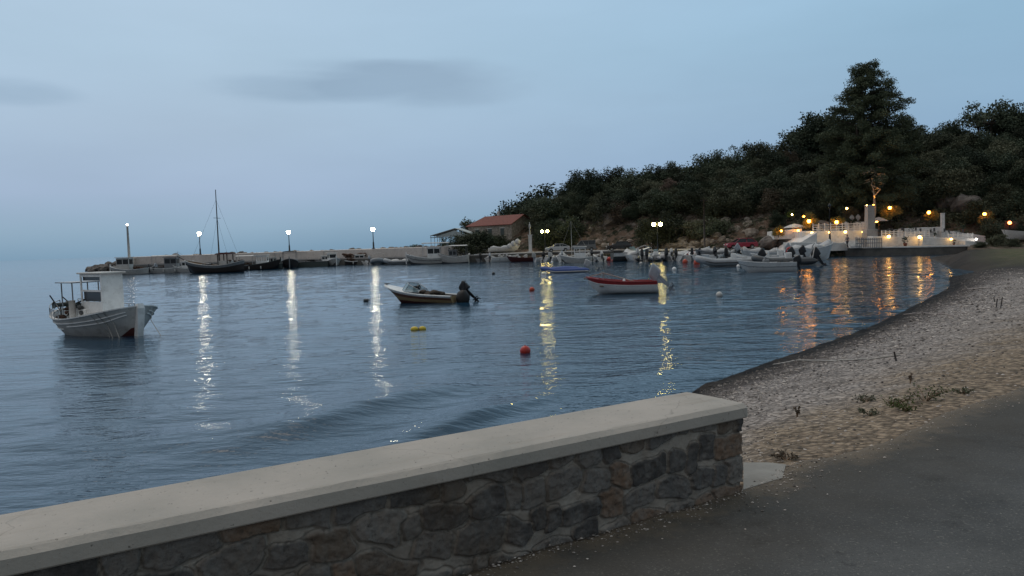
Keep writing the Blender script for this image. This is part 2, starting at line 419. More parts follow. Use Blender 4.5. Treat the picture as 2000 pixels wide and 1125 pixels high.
def wave_h(x, y):
    # swell running in towards the beach (crests parallel to the shore), wind ripples
    d = R_(62)      # travel direction of the swell: away from the open sea, to the lower right
    nx, ny = 0.44, -0.90
    ph = x * nx + y * ny
    warp = 1.6 * fbm(x * .05 + 3, y * .05 + 7, 2) * 6
    fade = np.clip((70 - y) / 60, 0.15, 1)
    h = 0.0
    s = np.sin(ph * 2 * np.pi / 5.6 + warp)
    patch = np.clip(0.3 + 2.4 * fbm(x * .06 + 30, y * .09 + 4, 2), 0.05, 1)
    h = h + 0.045 * fade * patch * (np.exp(1.6 * (s - 1)) * 2 - .6)
    h = h + 0.17 * fbm(x * .4, y * .85, 3) * np.clip(0.55 + 1.5 * fbm(x * .08, y * .12, 2), .15, 1.2)
    return h
r = [3.0]
while r[-1] < 320: r.append(r[-1] * 1.0062 + .004)
r = np.array(r); th = np.linspace(R_(-62), R_(62), 700)
RR, TT = np.meshgrid(r, th, indexing='ij')
X = RR * np.sin(TT); Y = RR * np.cos(TT)
Z = wave_h(X, Y)
# one breaking crest close to the wall
def crest(ax, ay, bx, by, amp, wid, Z):
    dx, dy = bx - ax, by - ay; L = math.hypot(dx, dy); ux, uy = dx / L, dy / L
    u = (X - ax) * ux + (Y - ay) * uy; w = -(X - ax) * uy + (Y - ay) * ux
    w = w + .9 * fbm(u * .25 + 5, u * 0 + 2, 3) - 0.012 * (u - L / 2) ** 2 * .4
    e = np.clip(u / 3, 0, 1) * np.clip((L - u) / 3, 0, 1)
    return Z + amp * e * np.exp(-np.where(w > 0, w / (wid * 1.6), w / (wid * .7)) ** 2)
for (p, q, a, w) in (((690, 890), (1120, 765), .2, .5), ((340, 900), (960, 738), .17, .8), ((0, 870), (420, 800), .08, .8), ((1100, 800), (1400, 700), .04, .5)):
    A_, B_ = at(*p), at(*q); Z = crest(A_.x, A_.y, B_.x, B_.y, a, w, Z)
Z = Z * np.clip((320 - RR) / 60, 0, 1)
sea = np_mesh('sea', np.stack([X, Y, Z], -1).reshape(-1, 3), grid_faces(len(r), len(th)), WATER)
tag(sea, kind='structure')
# the open sea out to the horizon, one sheet beyond and beside the near one
rr = np.array([320, 500, 1000, 3000, 30000.]); tt2 = np.linspace(R_(-62), R_(62), 120)
A2, B2 = np.meshgrid(rr, tt2, indexing='ij')
far = np_mesh('open_sea', np.stack([A2 * np.sin(B2), A2 * np.cos(B2), A2 * 0], -1).reshape(-1, 3), grid_faces(5, 120), WATER)
tag(far, kind='structure')
rr = np.array([3, 30, 100, 320, 1000, 30000.]); tt2 = np.linspace(R_(-150), R_(-62), 60)
A2, B2 = np.meshgrid(rr, tt2, indexing='ij')
far2 = np_mesh('open_sea', np.stack([A2 * np.sin(B2), A2 * np.cos(B2), A2 * 0], -1).reshape(-1, 3), grid_faces(6, 60), WATER)
tag(far2, kind='structure')

# ------------------------------------------------------------ beach, road, land
ROAD_Z = 1.8
def resample(P, n):
    P = np.array(P, float); d = np.r_[0, np.cumsum(np.hypot(*(P[1:] - P[:-1]).T))]
    s = np.linspace(0, 1, n) ** 1.9 * d[-1]
    # smooth interpolation with averaging
    q = np.stack([np.interp(s, d, P[:, 0]), np.interp(s, d, P[:, 1])], 1)
    return q
S_ = [(-14, -4), (-5, 5), (0, 10), (2.2, 13.2), (3.97, 16.7), (5.58, 18.7), (8.05, 21.6), (12.5, 26.8), (19, 35.5), (25, 44), (30.5, 53.7), (36, 63), (42.7, 77), (47.5, 88), (51.5, 94), (57, 99), (62, 103)]
T_ = [(-9, -4.2), (-3.8, 1.35), (-.6, 3.4), (1.05, 4.55), (1.6, 4.95), (1.86, 5.2), (2.62, 5.62), (3.8, 6.69), (5.05, 7.55), (8.2, 9.8), (13, 13), (20, 18), (32, 28), (46, 40), (62, 56), (84, 76), (110, 95)]
NI = 520; NJ = 190
k_ = np.linspace(0, len(S_) - 1, len(S_))
# dense parameter so near parts get many rows
par = np.interp(np.linspace(0, 1, NI), [0, .12, .55, .8, 1], [0, 3, 8.5, 11.5, len(S_) - 1])
def cr_(P, p):      # catmull-rom
    P = np.array(P, float); i = np.clip(np.floor(p).astype(int), 0, len(P) - 2); f = (p - i)[:, None]
    a = P[np.clip(i - 1, 0, len(P) - 1)]; b_ = P[i]; c_ = P[i + 1]; d_ = P[np.clip(i + 2, 0, len(P) - 1)]
    return .5 * ((2 * b_) + (-a + c_) * f + (2 * a - 5 * b_ + 4 * c_ - d_) * f ** 2 + (-a + 3 * b_ - 3 * c_ + d_) * f ** 3)
SP = cr_(S_, par); TP = cr_(T_, par)
tj = np.concatenate([np.linspace(-.3, 0, 16)[:-1], np.linspace(0, 1.06, NJ - 15)])
BX = SP[:, None, 0] + (TP - SP)[:, None, 0] * tj[None, :]
BY = SP[:, None, 1] + (TP - SP)[:, None, 1] * tj[None, :]
prof = np.interp(tj, [-.3, 0, .06, .3, .7, .95, 1.0, 1.06], [-.9, -.06, .12, .62, 1.3, 1.74, 1.785, 1.76])
top = np.interp(par, [0, 11, 13, 16], [1, 1, .85, .7])
BZ = prof[None, :] * np.where(prof[None, :] > 0, top[:, None], 1)
dist_w = np.hypot(BX, BY)
BZ = BZ + (.09 * fbm(BX * .35, BY * .35, 3) + .05 * fbm(BX * 1.7, BY * 1.7, 3) + .02 * fbm(BX * 9, BY * 9, 2)) * np.clip((tj[None, :] + .0) * 8, 0, 1) * np.clip((1.02 - tj[None, :]) * 10, 0, 1)
BZ = BZ + .12 * fbm(BX * .5 + 9, BY * .5, 3) * np.clip(1 - abs(tj[None, :]) * 9, 0, 1) * 1.0
BZ = BZ + (.07 + .1 * np.clip(fbm(BX * 1.1, BY * 1.1, 4) + .15, 0, 1)) * np.exp(-((tj[None, :] - .055) / .03) ** 2) * np.clip((11.5 - par) / 2, 0, 1)[:, None]
# mound of grass at the far end, by the quay
for (a_, b_, rx_, dp_) in ((1815, 524, 3.4, .55), (1790, 512, 2.2, .35), (1842, 521, 2.0, .4)):
    q_ = at(a_, b_, .3); BZ = BZ - dp_ * np.exp(-(((BX - q_.x) / rx_) ** 2 + ((BY - q_.y) / (rx_ * 1.7)) ** 2))
def bump2(cx, cy, rx, h): return h * np.exp(-((BX - cx) ** 2 + (BY - cy) ** 2) / rx ** 2)
gm_ = at(1945, 492, 1.2)
BZ = BZ + bump2(gm_.x, gm_.y + 6, 9, .9) * np.clip(tj * 6, 0, 1)[None, :]
bmesh_o = np_mesh('beach', np.stack([BX, BY, BZ], -1).reshape(-1, 3), grid_faces(NI, len(tj)), None or 'rock')
# material of the beach: colour follows the zones across it (stored as an attribute: 0 water edge .. 1 road)
me = bmesh_o.data
at_ = me.attributes.new('zone', 'FLOAT', 'POINT'); at_.data.foreach_set('value', np.repeat(tj[None, :], NI, 0).astype(np.float32).ravel())
at2 = me.attributes.new('along', 'FLOAT', 'POINT'); at2.data.foreach_set('value', np.repeat(par[:, None], len(tj), 1).astype(np.float32).ravel())
bm_ = bpy.data.materials.new('beach_shingle'); bm_.use_nodes = True; t = bm_.node_tree; b = t.nodes['Principled BSDF']
b.inputs['Roughness'].default_value = .9; b.inputs['Specular IOR Level'].default_value = .2
def N(t, ty, **k):
    n = t.nodes.new(ty)
    for a, v in k.items(): setattr(n, a, v)
    return n
def noise_(t, scale, detail=4, rough=.6, coord='Object', tcn=None, sc3=None):
    tcn = tcn or t.nodes.new('ShaderNodeTexCoord'); n = t.nodes.new('ShaderNodeTexNoise')
    n.inputs['Scale'].default_value = scale; n.inputs['Detail'].default_value = detail; n.inputs['Roughness'].default_value = rough
    src = tcn.outputs[coord]
    if sc3:
        mp_ = t.nodes.new('ShaderNodeMapping'); mp_.inputs['Scale'].default_value = sc3; t.links.new(src, mp_.inputs[0]); src = mp_.outputs[0]
    t.links.new(src, n.inputs['Vector']); return n.outputs[0]
def mrange(t, src, a, b_, c_=0., d_=1.):
    n = t.nodes.new('ShaderNodeMapRange'); t.links.new(src, n.inputs[0])
    for i, v in enumerate((a, b_, c_, d_)): n.inputs[i + 1].default_value = v
    return n.outputs[0]
def mixc(t, fac, a, b_, blend='MIX'):
    n = t.nodes.new('ShaderNodeMix'); n.data_type = 'RGBA'; n.blend_type = blend
    for i, v in ((0, fac), (6, a), (7, b_)):
        if isinstance(v, (int, float)): n.inputs[i].default_value = v
        elif isinstance(v, tuple): n.inputs[i].default_value = (*v[:3], 1)
        else: t.links.new(v, n.inputs[i])
    return n.outputs[2]
def mth(t, op, a, b_=None):
    n = t.nodes.new('ShaderNodeMath'); n.operation = op
    for i, v in enumerate((a, b_)):
        if v is None: continue
        if isinstance(v, (int, float)): n.inputs[i].default_value = v
        else: t.links.new(v, n.inputs[i])
    return n.outputs[0]
za = N(t, 'ShaderNodeAttribute', attribute_name='zone').outputs['Fac']
al = N(t, 'ShaderNodeAttribute', attribute_name='along').outputs['Fac']
wob = mth(t, 'ADD', za, mth(t, 'MULTIPLY', mth(t, 'SUBTRACT', noise_(t, .9, 7, .7), .53), .42))
rp = N(t, 'ShaderNodeValToRGB'); t.links.new(wob, rp.inputs[0])
zc = [(0.0, (.018, .016, .017)), (.15, (.014, .012, .012)), (.2, (.05, .042, .038)), (.34, (.13, .108, .1)), (.47, (.4, .355, .33)), (.74, (.45, .39, .35)), (.9, (.36, .275, .195)), (1.0, (.34, .255, .18))]
rp.color_ramp.elements[0].position = 0; rp.color_ramp.elements[0].color = (*zc[0][1], 1)
rp.color_ramp.elements[1].position = 1; rp.color_ramp.elements[1].color = (*zc[-1][1], 1)
for p_, c_ in zc[1:-1]: e = rp.color_ramp.elements.new(p_); e.color = (*c_, 1)
vor = N(t, 'ShaderNodeTexVoronoi'); vor.inputs['Scale'].default_value = 17; tcb = N(t, 'ShaderNodeTexCoord'); t.links.new(tcb.outputs['Object'], vor.inputs['Vector'])
vcol = N(t, 'ShaderNodeSeparateColor'); t.links.new(vor.outputs['Color'], vcol.inputs[0])
peb = mrange(t, vcol.outputs[0], 0, 1, .55, 1.45)
dk = mrange(t, vor.outputs['Distance'], .25, .75, 1.0, .45)
c1 = mixc(t, 1.0, rp.outputs[0], mixc(t, 1.0, (1, 1, 1), peb, 'MULTIPLY'), 'MULTIPLY')
c1 = mixc(t, 1.0, c1, dk, 'MULTIPLY')
dead = mrange(t, noise_(t, 1.1, 8, .8), .47, .62, 0, .85)       # strips of dry seaweed and twigs
c1 = mixc(t, mth(t, 'MULTIPLY', dead, mrange(t, za, .1, .9, 1, .35)), c1, (.055, .045, .038))
# far end: dark mud and short grass
farf = mrange(t, al, 10.2, 11.4, 0, 1)
c1 = mixc(t, farf, c1, mixc(t, mrange(t, noise_(t, .25, 5), .4, .6), (.06, .05, .043), (.035, .031, .028)))
grs = mth(t, 'MULTIPLY', mrange(t, al, 11.2, 12.4, 0, 1), mrange(t, mth(t, 'ADD', za, mth(t, 'MULTIPLY', noise_(t, .2, 4), .3)), .3, .5, 0, .85))
c1 = mixc(t, grs, c1, mixc(t, mrange(t, noise_(t, 1.5, 5), .4, .6), (.09, .1, .045), (.14, .12, .07)))
t.links.new(c1, b.inputs['Base Color'])
t.links.new(mrange(t, za, 0.01, .04, .5, .95), b.inputs['Roughness'])
bp = N(t, 'ShaderNodeBump'); bp.inputs['Distance'].default_value = .03; t.links.new(mth(t, 'ADD', mth(t, 'MULTIPLY', vor.outputs['Distance'], -1.0), noise_(t, 30, 4)), bp.inputs['Height'])
t.links.new(bp.outputs[0], b.inputs['Normal'])
me.materials.clear(); me.materials.append(bm_)
tag(bmesh_o, kind='structure')
def beach_z(x, y):
    d = (BX - x) ** 2 + (BY - y) ** 2; i = np.unravel_index(np.argmin(d), d.shape); return float(BZ[i])

# loose pebbles on the near beach (uncountable): low stones scattered over the shingle
cnt = 34000
pi_ = rng.random(cnt); ii = (np.interp(pi_ ** .9, [0, 1], [60, 400])).astype(int); jj = rng.integers(22, len(tj) - 8, cnt)
fi = rng.random(cnt)
P0 = np.stack([BX[ii, jj], BY[ii, jj], BZ[ii, jj]], 1) + rng.normal(0, .06, (cnt, 3)) * [1, 1, 0]
sz_ = (.008 + .018 * rng.random(cnt) ** 3.5) * np.clip(np.hypot(P0[:, 0], P0[:, 1]) / 9, .8, 2.6)
keep = (rng.random(cnt) < np.interp(tj[jj], [0, .13, .24, .5, .75, 1], [.0, .06, .4, 1, .6, .3])) & (fbm(P0[:, 0] * .5, P0[:, 1] * .9, 3) > -.09 - .25 * rng.random(cnt))
P0 = P0[keep]; sz_ = sz_[keep]; cnt = len(P0)
oct_ = np.array([[1, 0, 0], [.3, .95, 0], [-.8, .6, 0], [-.8, -.6, 0], [.3, -.95, 0], [0, 0, .55], [0, 0, -.4]])
a = rng.random(cnt) * 6.28; ca, sa = np.cos(a), np.sin(a); st = rng.uniform(.5, 1, cnt)
V = oct_[None] * sz_[:, None, None]; V = V * np.stack([np.ones(cnt), st, rng.uniform(.6, 1, cnt)], 1)[:, None, :]
V = V * rng.uniform(.75, 1.2, (cnt, 7, 1))
VX = V[..., 0] * ca[:, None] - V[..., 1] * sa[:, None]; VY = V[..., 0] * sa[:, None] + V[..., 1] * ca[:, None]
V = np.stack([VX, VY, V[..., 2]], -1) + P0[:, None, :]
fc = np.array([[0, 1, 5], [1, 2, 5], [2, 3, 5], [3, 4, 5], [4, 0, 5], [1, 0, 6], [2, 1, 6], [3, 2, 6], [4, 3, 6], [0, 4, 6]])
Fc = (fc[None] + (np.arange(cnt) * 7)[:, None, None]).reshape(-1, 3)
pm = bpy.data.materials.new('pebble'); pm.use_nodes = True; t = pm.node_tree; b = t.nodes['Principled BSDF']; b.inputs['Roughness'].default_value = .85
ca_ = N(t, 'ShaderNodeAttribute', attribute_name='tone').outputs['Fac']
rp = N(t, 'ShaderNodeValToRGB'); t.links.new(ca_, rp.inputs[0])
rp.color_ramp.elements[0].color = (.03, .026, .024, 1); rp.color_ramp.elements[1].color = (.62, .56, .51, 1)
for p_, c_ in ((.3, (.15, .125, .11, 1)), (.55, (.32, .28, .25, 1)), (.8, (.5, .43, .38, 1))): e = rp.color_ramp.elements.new(p_); e.color = c_
t.links.new(rp.outputs[0], b.inputs['Base Color'])
peb_o = np_mesh('pebbles', V.reshape(-1, 3), Fc, pm, smooth=False)
ta = peb_o.data.attributes.new('tone', 'FLOAT', 'POINT'); zt_ = np.interp(tj[jj][keep], [0, .13, .2, .5, 1], [.08, .15, .4, 1, .95]); ta.data.foreach_set('value', np.repeat(rng.random(cnt) * zt_, 7).astype(np.float32))
tag(peb_o, 'loose grey and white pebbles scattered over the beach', 'pebbles', kind='stuff')

# road: asphalt slab whose ragged edge follows the top of the beach
am = bpy.data.materials.new('asphalt'); am.use_nodes = True; t = am.node_tree; b = t.nodes['Principled BSDF']; b.inputs['Roughness'].default_value = .85
b.inputs['Specular IOR Level'].default_value = .3
c = mixc(t, mrange(t, noise_(t, .9, 6, .65), .35, .65), (.052, .052, .051), (.108, .107, .104))
c = mixc(t, mrange(t, noise_(t, 2.6, 8, .75), .57, .66, 0, .75), c, (.03, .029, .028))
c = mixc(t, mrange(t, noise_(t, 60, 4, .75), .57, .7, 0, .9), c, (.26, .25, .22))
c = mixc(t, mrange(t, noise_(t, 19, 5, .8), .66, .7, 0, .9), c, (.02, .02, .02))
c = mixc(t, mrange(t, noise_(t, 130, 2, .7), .3, .45, .7, 0), c, (.03, .03, .03))
# browner, darker tone towards the foot of the wall
geo_ = N(t, 'ShaderNodeNewGeometry'); sp_ = N(t, 'ShaderNodeSeparateXYZ'); t.links.new(geo_.outputs['Position'], sp_.inputs[0])
dw = mth(t, 'ADD', mth(t, 'MULTIPLY', mth(t, 'SUBTRACT', sp_.outputs[0], 1.41), .525), mth(t, 'MULTIPLY', mth(t, 'SUBTRACT', 4.70, sp_.outputs[1]), .851))
dw = mth(t, 'ADD', dw, mth(t, 'MULTIPLY', noise_(t, 2.2, 5), .9))
c = mixc(t, mrange(t, dw, .5, 1.5, .65, 0), c, (.062, .05, .036))
ea = N(t, 'ShaderNodeAttribute', attribute_name='edge').outputs['Fac']
c = mixc(t, mrange(t, mth(t, 'ADD', ea, mth(t, 'MULTIPLY', noise_(t, 3.5, 7, .75), .7)), .35, .62, .85, 0), c, (.17, .13, .09))
t.links.new(c, b.inputs['Base Color'])
bp = N(t, 'ShaderNodeBump'); bp.inputs['Distance'].default_value = .006; t.links.new(noise_(t, 80, 4), bp.inputs['Height']); t.links.new(bp.outputs[0], b.inputs['Normal'])
M['asphalt'] = am
e0 = cr_(T_, np.linspace(1.5, len(T_) - 1.01, 900))
off = .16 * fbm(e0[:, 0] * 1.3, e0[:, 1] * 1.3, 4) * 1.4 - .02
tn = np.gradient(e0, axis=0); tn /= np.hypot(*tn.T)[:, None]; nrm = np.stack([tn[:, 1], -tn[:, 0]], 1)     # to the road side
e1 = e0 - nrm * (off[:, None])
rows = [0, .004, .05, .15, .3, .6, 1, 3, 6, 9]
RV = []
for k, w in enumerate(rows):
    q = e1 + nrm * min(w, .05) + np.array([.72, -.69]) * max(0, w - .05)
    z = np.full(len(q), ROAD_Z) if k else np.full(len(q), ROAD_Z - .12)
    RV.append(np.c_[q, z + (0 if k < 2 else .004)])
rv = np.stack(RV, 0)
rv[2:, :, 2] += .008 * fbm(rv[2:, :, 0] * 1.2, rv[2:, :, 1] * 1.2, 3)
road = np_mesh('road', rv.reshape(-1, 3), grid_faces(len(rows), len(e1)), am)
road.data.attributes.new('edge', 'FLOAT', 'POINT').data.foreach_set('value', np.repeat(np.array(rows), len(e1)).astype(np.float32))
tag(road, kind='structure')
cnt = 2600; uu = rng.random(cnt); dd = np.abs(rng.normal(0, .05, cnt)) ** 1.0
k1 = rng.random(cnt) < .55
gxp = np.where(k1, 1.41 - .851 * uu * 7 + .525 * (dd * 1.3 + .0), 0); gyp = np.where(k1, 4.70 - .525 * uu * 7 - .851 * (dd * 1.3 + .0), 0)
ie = (uu * 420).astype(int) + 20; de = np.abs(rng.normal(0, .16, cnt))
gxp = np.where(k1, gxp, e1[ie, 0] + nrm[ie, 0] * de); gyp = np.where(k1, gyp, e1[ie, 1] + nrm[ie, 1] * de)
P0 = np.stack([gxp, gyp, np.full(cnt, ROAD_Z + .008)], 1); sz_ = .0025 + .008 * rng.random(cnt) ** 4
V = oct_[None] * sz_[:, None, None] * rng.uniform(.6, 1.3, (cnt, 7, 1)) + P0[:, None, :]
Fc = (fc[None] + (np.arange(cnt) * 7)[:, None, None]).reshape(-1, 3)
grit = np_mesh('grit', V.reshape(-1, 3), Fc, pm, smooth=False); grit.data.attributes.new('tone', 'FLOAT', 'POINT').data.foreach_set('value', np.repeat(rng.random(cnt), 7).astype(np.float32))
tag(grit, 'loose grit lying along the foot of the wall and the ragged edge of the asphalt', 'grit', kind='stuff')
# land behind the viewer and to the right of the road
lg = mat('dry_ground', (.2, .15, .1), .95, scale=.6, rgb2=(.12, .1, .06), bump=.03)
gp = [(-60, -60), (-8.4, -5.2), (-3.4, 0.2), (0, 2.4), (3.2, 3.6), (8, 7.5), (13.5, 11.5), (21, 16.4), (33, 26), (47.5, 38.5), (63.5, 54.5), (86, 75), (112, 94), (260, 190), (300, -200), (-60, -200)]
tag(MB().prism(gp, 1.2, 1.76).build('ground', lg), kind='structure')
# concrete pad at the end of the wall
pad = [at(1452, 905, 1.8).xy, at(1500, 905, 1.8).xy, at(1535, 909, 1.8).xy, at(1528, 935, 1.8).xy, at(1452, 958, 1.8).xy]
M['padc'] = mat('pad_concrete', (.3, .28, .25), .85, scale=6, dirt=.3, bump=.004)
tag(MB().prism([tuple(p) for p in pad][::-1], 1.7, 1.8075).build('concrete_pad', 'padc'), 'pale concrete footing at the end of the stone wall', 'footing')

# ------------------------------------------------------------ the stone wall in front
WA = Vector((1.41, 4.70, 0)); WD = R_(31.7)
wall = thing('stone_wall', 'low rubble stone seawall with a smooth concrete coping beside the road', 'wall', (1.41, 4.70, ROAD_Z), WD)
LW = 9.0                         # local x runs from -LW (left) to 0 (right end), local y to the sea
nx_, nz_ = 1500, 120
gx = np.linspace(-LW, 0, nx_); gz = np.linspace(-.12, .472, nz_)
# rubble: jittered courses of stones, cells found as the nearest centre
cent = []
zc_ = -.1; row = 0
rr_ = random.Random(5)
while zc_ < .5:
    hrow = rr_.uniform(.12, .19); x_ = -LW - .3
    while x_ < .1:
        w_ = rr_.uniform(.08, .3); cent.append((x_ + w_ / 2, zc_ + hrow / 2 + rr_.uniform(-.025, .025), w_ / 2, hrow / 2 * rr_.uniform(.6, 1.05), rr_.random(), rr_.uniform(.1, 1.1), rr_.uniform(-.35, .35))); x_ += w_
    zc_ += hrow; row += 1
GX, GZ = np.meshgrid(gx, gz, indexing='ij')
wx = GX + .03 * fbm(GX * 7, GZ * 7, 3) * 2; wz = GZ + .03 * fbm(GX * 7 + 40, GZ * 7, 3) * 2
best = np.full(GX.shape, 9.0); second = np.full(GX.shape, 9.0); tone = np.zeros(GX.shape); amp = np.zeros(GX.shape)
for (cx, cz, hw, hh, tn_, am_, ro) in cent:
    i0, i1 = np.searchsorted(gx, cx - hw * 2.4), np.searchsorted(gx, cx + hw * 2.4)
    dx = (wx[i0:i1] - cx); dz = (wz[i0:i1] - cz); dx, dz = dx * math.cos(ro) + dz * math.sin(ro), dz * math.cos(ro) - dx * math.sin(ro)
    sk_ = .35 * (tn_ - .5); d = ((abs(dx + sk_ * dz) / hw) ** 4.5 + (abs(dz + sk_ * .6 * dx) / hh) ** 4.5) ** (1 / 4.5)
    m_ = d < best[i0:i1]
    second[i0:i1] = np.where(m_, best[i0:i1], np.minimum(second[i0:i1], d))
    best[i0:i1][m_] = d[m_]; tone[i0:i1][m_] = tn_; amp[i0:i1][m_] = am_
joint = np.minimum(second - best, (1.25 - best) * 1.0) + .30 * fbm(GX * 15, GZ * 15, 4)
stone = np.clip((joint - .13 - .25 * np.clip(fbm(GX * 2, GZ * 3, 2) + .1, 0, 1)) / .04, 0, 1)
depth = .02 * stone * (.4 + amp * .6) + .022 * fbm(GX * 11, GZ * 11, 4) + .014 * fbm(GX * 34, GZ * 34, 3) * (.5 + stone) - .012 * np.exp(-((joint - .1) / .05) ** 2)
Vw = np.stack([GX, .035 - depth, GZ], -1)
sw = bpy.data.materials.new('rubble_masonry'); sw.use_nodes = True; t = sw.node_tree; b = t.nodes['Principled BSDF']; b.inputs['Roughness'].default_value = .9
b.inputs['Specular IOR Level'].default_value = .25
sa_ = N(t, 'ShaderNodeAttribute', attribute_name='stone').outputs['Fac']; to_ = N(t, 'ShaderNodeAttribute', attribute_name='tone').outputs['Fac']
rp = N(t, 'ShaderNodeValToRGB'); t.links.new(to_, rp.inputs[0]); rp.color_ramp.interpolation = 'CONSTANT'
rp.color_ramp.elements[0].color = (.14, .138, .135, 1); rp.color_ramp.elements[1].position = .88; rp.color_ramp.elements[1].color = (.24, .165, .115, 1)
for p_, c_ in ((.2, (.2, .192, .18, 1)), (.4, (.085, .084, .084, 1)), (.55, (.25, .235, .215, 1)), (.7, (.17, .135, .105, 1)), (.8, (.06, .06, .062, 1))): e = rp.color_ramp.elements.new(p_); e.color = c_
sc_ = mixc(t, mrange(t, noise_(t, 11, 8, .7), .45, .7, 0, .6), mixc(t, 1.0, rp.outputs[0], (.72, .72, .74), 'MULTIPLY'), (.22, .21, .2))
sc_ = mixc(t, mrange(t, noise_(t, 30, 7, .8), .53, .64, 0, .75), sc_, (.035, .033, .032))
mo_ = mixc(t, mrange(t, noise_(t, 5, 7, .7), .35, .65), (.38, .35, .315), (.24, .22, .2))
c = mixc(t, mth(t, 'MULTIPLY', sa_, .92), mo_, sc_)
c = mixc(t, mrange(t, noise_(t, 1.3, 6, .65), .5, .68, 0, .5), c, (.1, .068, .04))
c = mixc(t, 1.0, c, (1.2, 1.15, 1.1), 'MULTIPLY')
t.links.new(c, b.inputs['Base Color'])
bp = N(t, 'ShaderNodeBump'); bp.inputs['Distance'].default_value = .012; t.links.new(noise_(t, 55, 7, .75), bp.inputs['Height']); t.links.new(bp.outputs[0], b.inputs['Normal'])
fr = np_mesh('masonry', Vw.reshape(-1, 3), grid_faces(nx_, nz_), sw, wall)
fr.data.attributes.new('stone', 'FLOAT', 'POINT').data.foreach_set('value', stone.astype(np.float32).ravel())
fr.data.attributes.new('tone', 'FLOAT', 'POINT').data.foreach_set('value', tone.astype(np.float32).ravel())
fr.data.flip_normals() if hasattr(fr.data, 'flip_normals') else None
# core behind the masonry and its end face
ez = np.linspace(-.12, .472, 60); ey = np.linspace(.035, .47, 44); EY, EZ = np.meshgrid(ey, ez, indexing='ij')
ex = -.012 + .02 * fbm(EY * 12, EZ * 12 + 5, 4)
endf = np_mesh('end_face', np.stack([ex, EY, EZ], -1).reshape(-1, 3), grid_faces(44, 60), sw, wall)
endf.data.attributes.new('stone', 'FLOAT', 'POINT').data.foreach_set('value', np.clip(.5 + 3 * fbm(EY * 9, EZ * 9, 3), 0, 1).astype(np.float32).ravel())
endf.data.attributes.new('tone', 'FLOAT', 'POINT').data.foreach_set('value', np.full(EY.size, .3, np.float32))
MB().box((-LW / 2 - .03, .26, -.55), (LW, .38, 2.0)).build('core', 'concrete', wall)
cm2 = bpy.data.materials.new('coping_concrete'); cm2.use_nodes = True; t = cm2.node_tree; b = t.nodes['Principled BSDF']; b.inputs['Roughness'].default_value = .8
b.inputs['Specular IOR Level'].default_value = .2
c = mixc(t, mrange(t, noise_(t, 1.6, 7, .6), .35, .65), (.47, .42, .37), (.37, .34, .3))
c = mixc(t, mrange(t, noise_(t, 6, 8, .75), .55, .7, 0, .4), c, (.3, .29, .27))
c = mixc(t, mrange(t, noise_(t, 42, 3, .6), .66, .72, 0, .8), c, (.1, .09, .08))
c = mixc(t, mrange(t, noise_(t, 2.5, 7, .7, sc3=(.5, 3, 1)), .55, .7, 0, .35), c, (.26, .2, .14))
crk = N(t, 'ShaderNodeTexVoronoi', feature='DISTANCE_TO_EDGE'); crk.inputs['Scale'].default_value = .55
tcq = N(t, 'ShaderNodeTexCoord'); adq = N(t, 'ShaderNodeVectorMath', operation='ADD'); nzq = N(t, 'ShaderNodeTexNoise'); nzq.inputs['Scale'].default_value = 6; t.links.new(tcq.outputs['Object'], nzq.inputs['Vector'])
scq = N(t, 'ShaderNodeVectorMath', operation='SCALE'); scq.inputs['Scale'].default_value = .22; t.links.new(nzq.outputs['Color'], scq.inputs[0]); t.links.new(tcq.outputs['Object'], adq.inputs[0]); t.links.new(scq.outputs[0], adq.inputs[1]); t.links.new(adq.outputs[0], crk.inputs['Vector'])
c = mixc(t, mrange(t, crk.outputs[0], .0, .003, .35, 0), c, (.12, .105, .09))
t.links.new(c, b.inputs['Base Color'])
bp = N(t, 'ShaderNodeBump'); bp.inputs['Distance'].default_value = .004; t.links.new(noise_(t, 45, 6, .7), bp.inputs['Height']); t.links.new(bp.outputs[0], b.inputs['Normal'])
# coping: profile extruded along the wall with a slightly wavy chamfer
pr = [(-.0, .468), (-.006, .475), (-.006, .533), (.024, .556), (.04, .559), (.27, .561), (.5, .557), (.512, .545), (.512, .475), (.5, .468)]
rings = []
xs = np.concatenate([np.arange(-LW, -.02, .04), [-.02, -.004, .0]])
for i, x_ in enumerate(xs):
    w1 = float(fbm(np.array(x_ * 2.1), np.array(3.0), 4)) * .006; w2 = float(fbm(np.array(x_ * 7.), np.array(9.0), 4)) * .014
    sh = 0 if i < len(xs) - 2 else (.004 if i == len(xs) - 2 else .014)
    rings.append([(x_ + .03, y_ + (w1 if y_ < .03 else 0) + (sh if y_ < .25 else -sh), z_ + (w2 if .01 < y_ < .035 else 0) + (w1 if z_ > .5 else 0) - (sh if z_ > .5 else 0)) for y_, z_ in pr])
MB().loft(rings).build('coping', cm2, wall)
# ------------------------------------------------------------ breakwater, quay, hill
QPX = [(175, 531), (250, 529), (400, 525), (600, 519), (740, 516.5), (840, 515), (920, 512.5), (1000, 510.5), (1100, 508), (1200, 506.5), (1300, 505.5), (1400, 504), (1500, 502.5), (1600, 501), (1700, 500), (1800, 498), (1860, 496.5), (1900, 495.5)]
QW = [at(a, b, 0) for a, b in QPX]
def qY(px):     # depth of the quay edge seen at that column
    return float(np.interp(px, [a for a, _ in QPX], [q.y for q in QW]))
def qz(px): return float(np.interp(px, [0, 900, 1100, 1500, 1700, 1900], [1.45, 1.5, 1.6, 1.4, 1.2, 1.1]))
def on(px, off, z): # a point at column px, `off` metres behind the quay edge, height z
    y = qY(px) + off; p = aty(px, 480, y); return Vector((p.x, p.y, z))
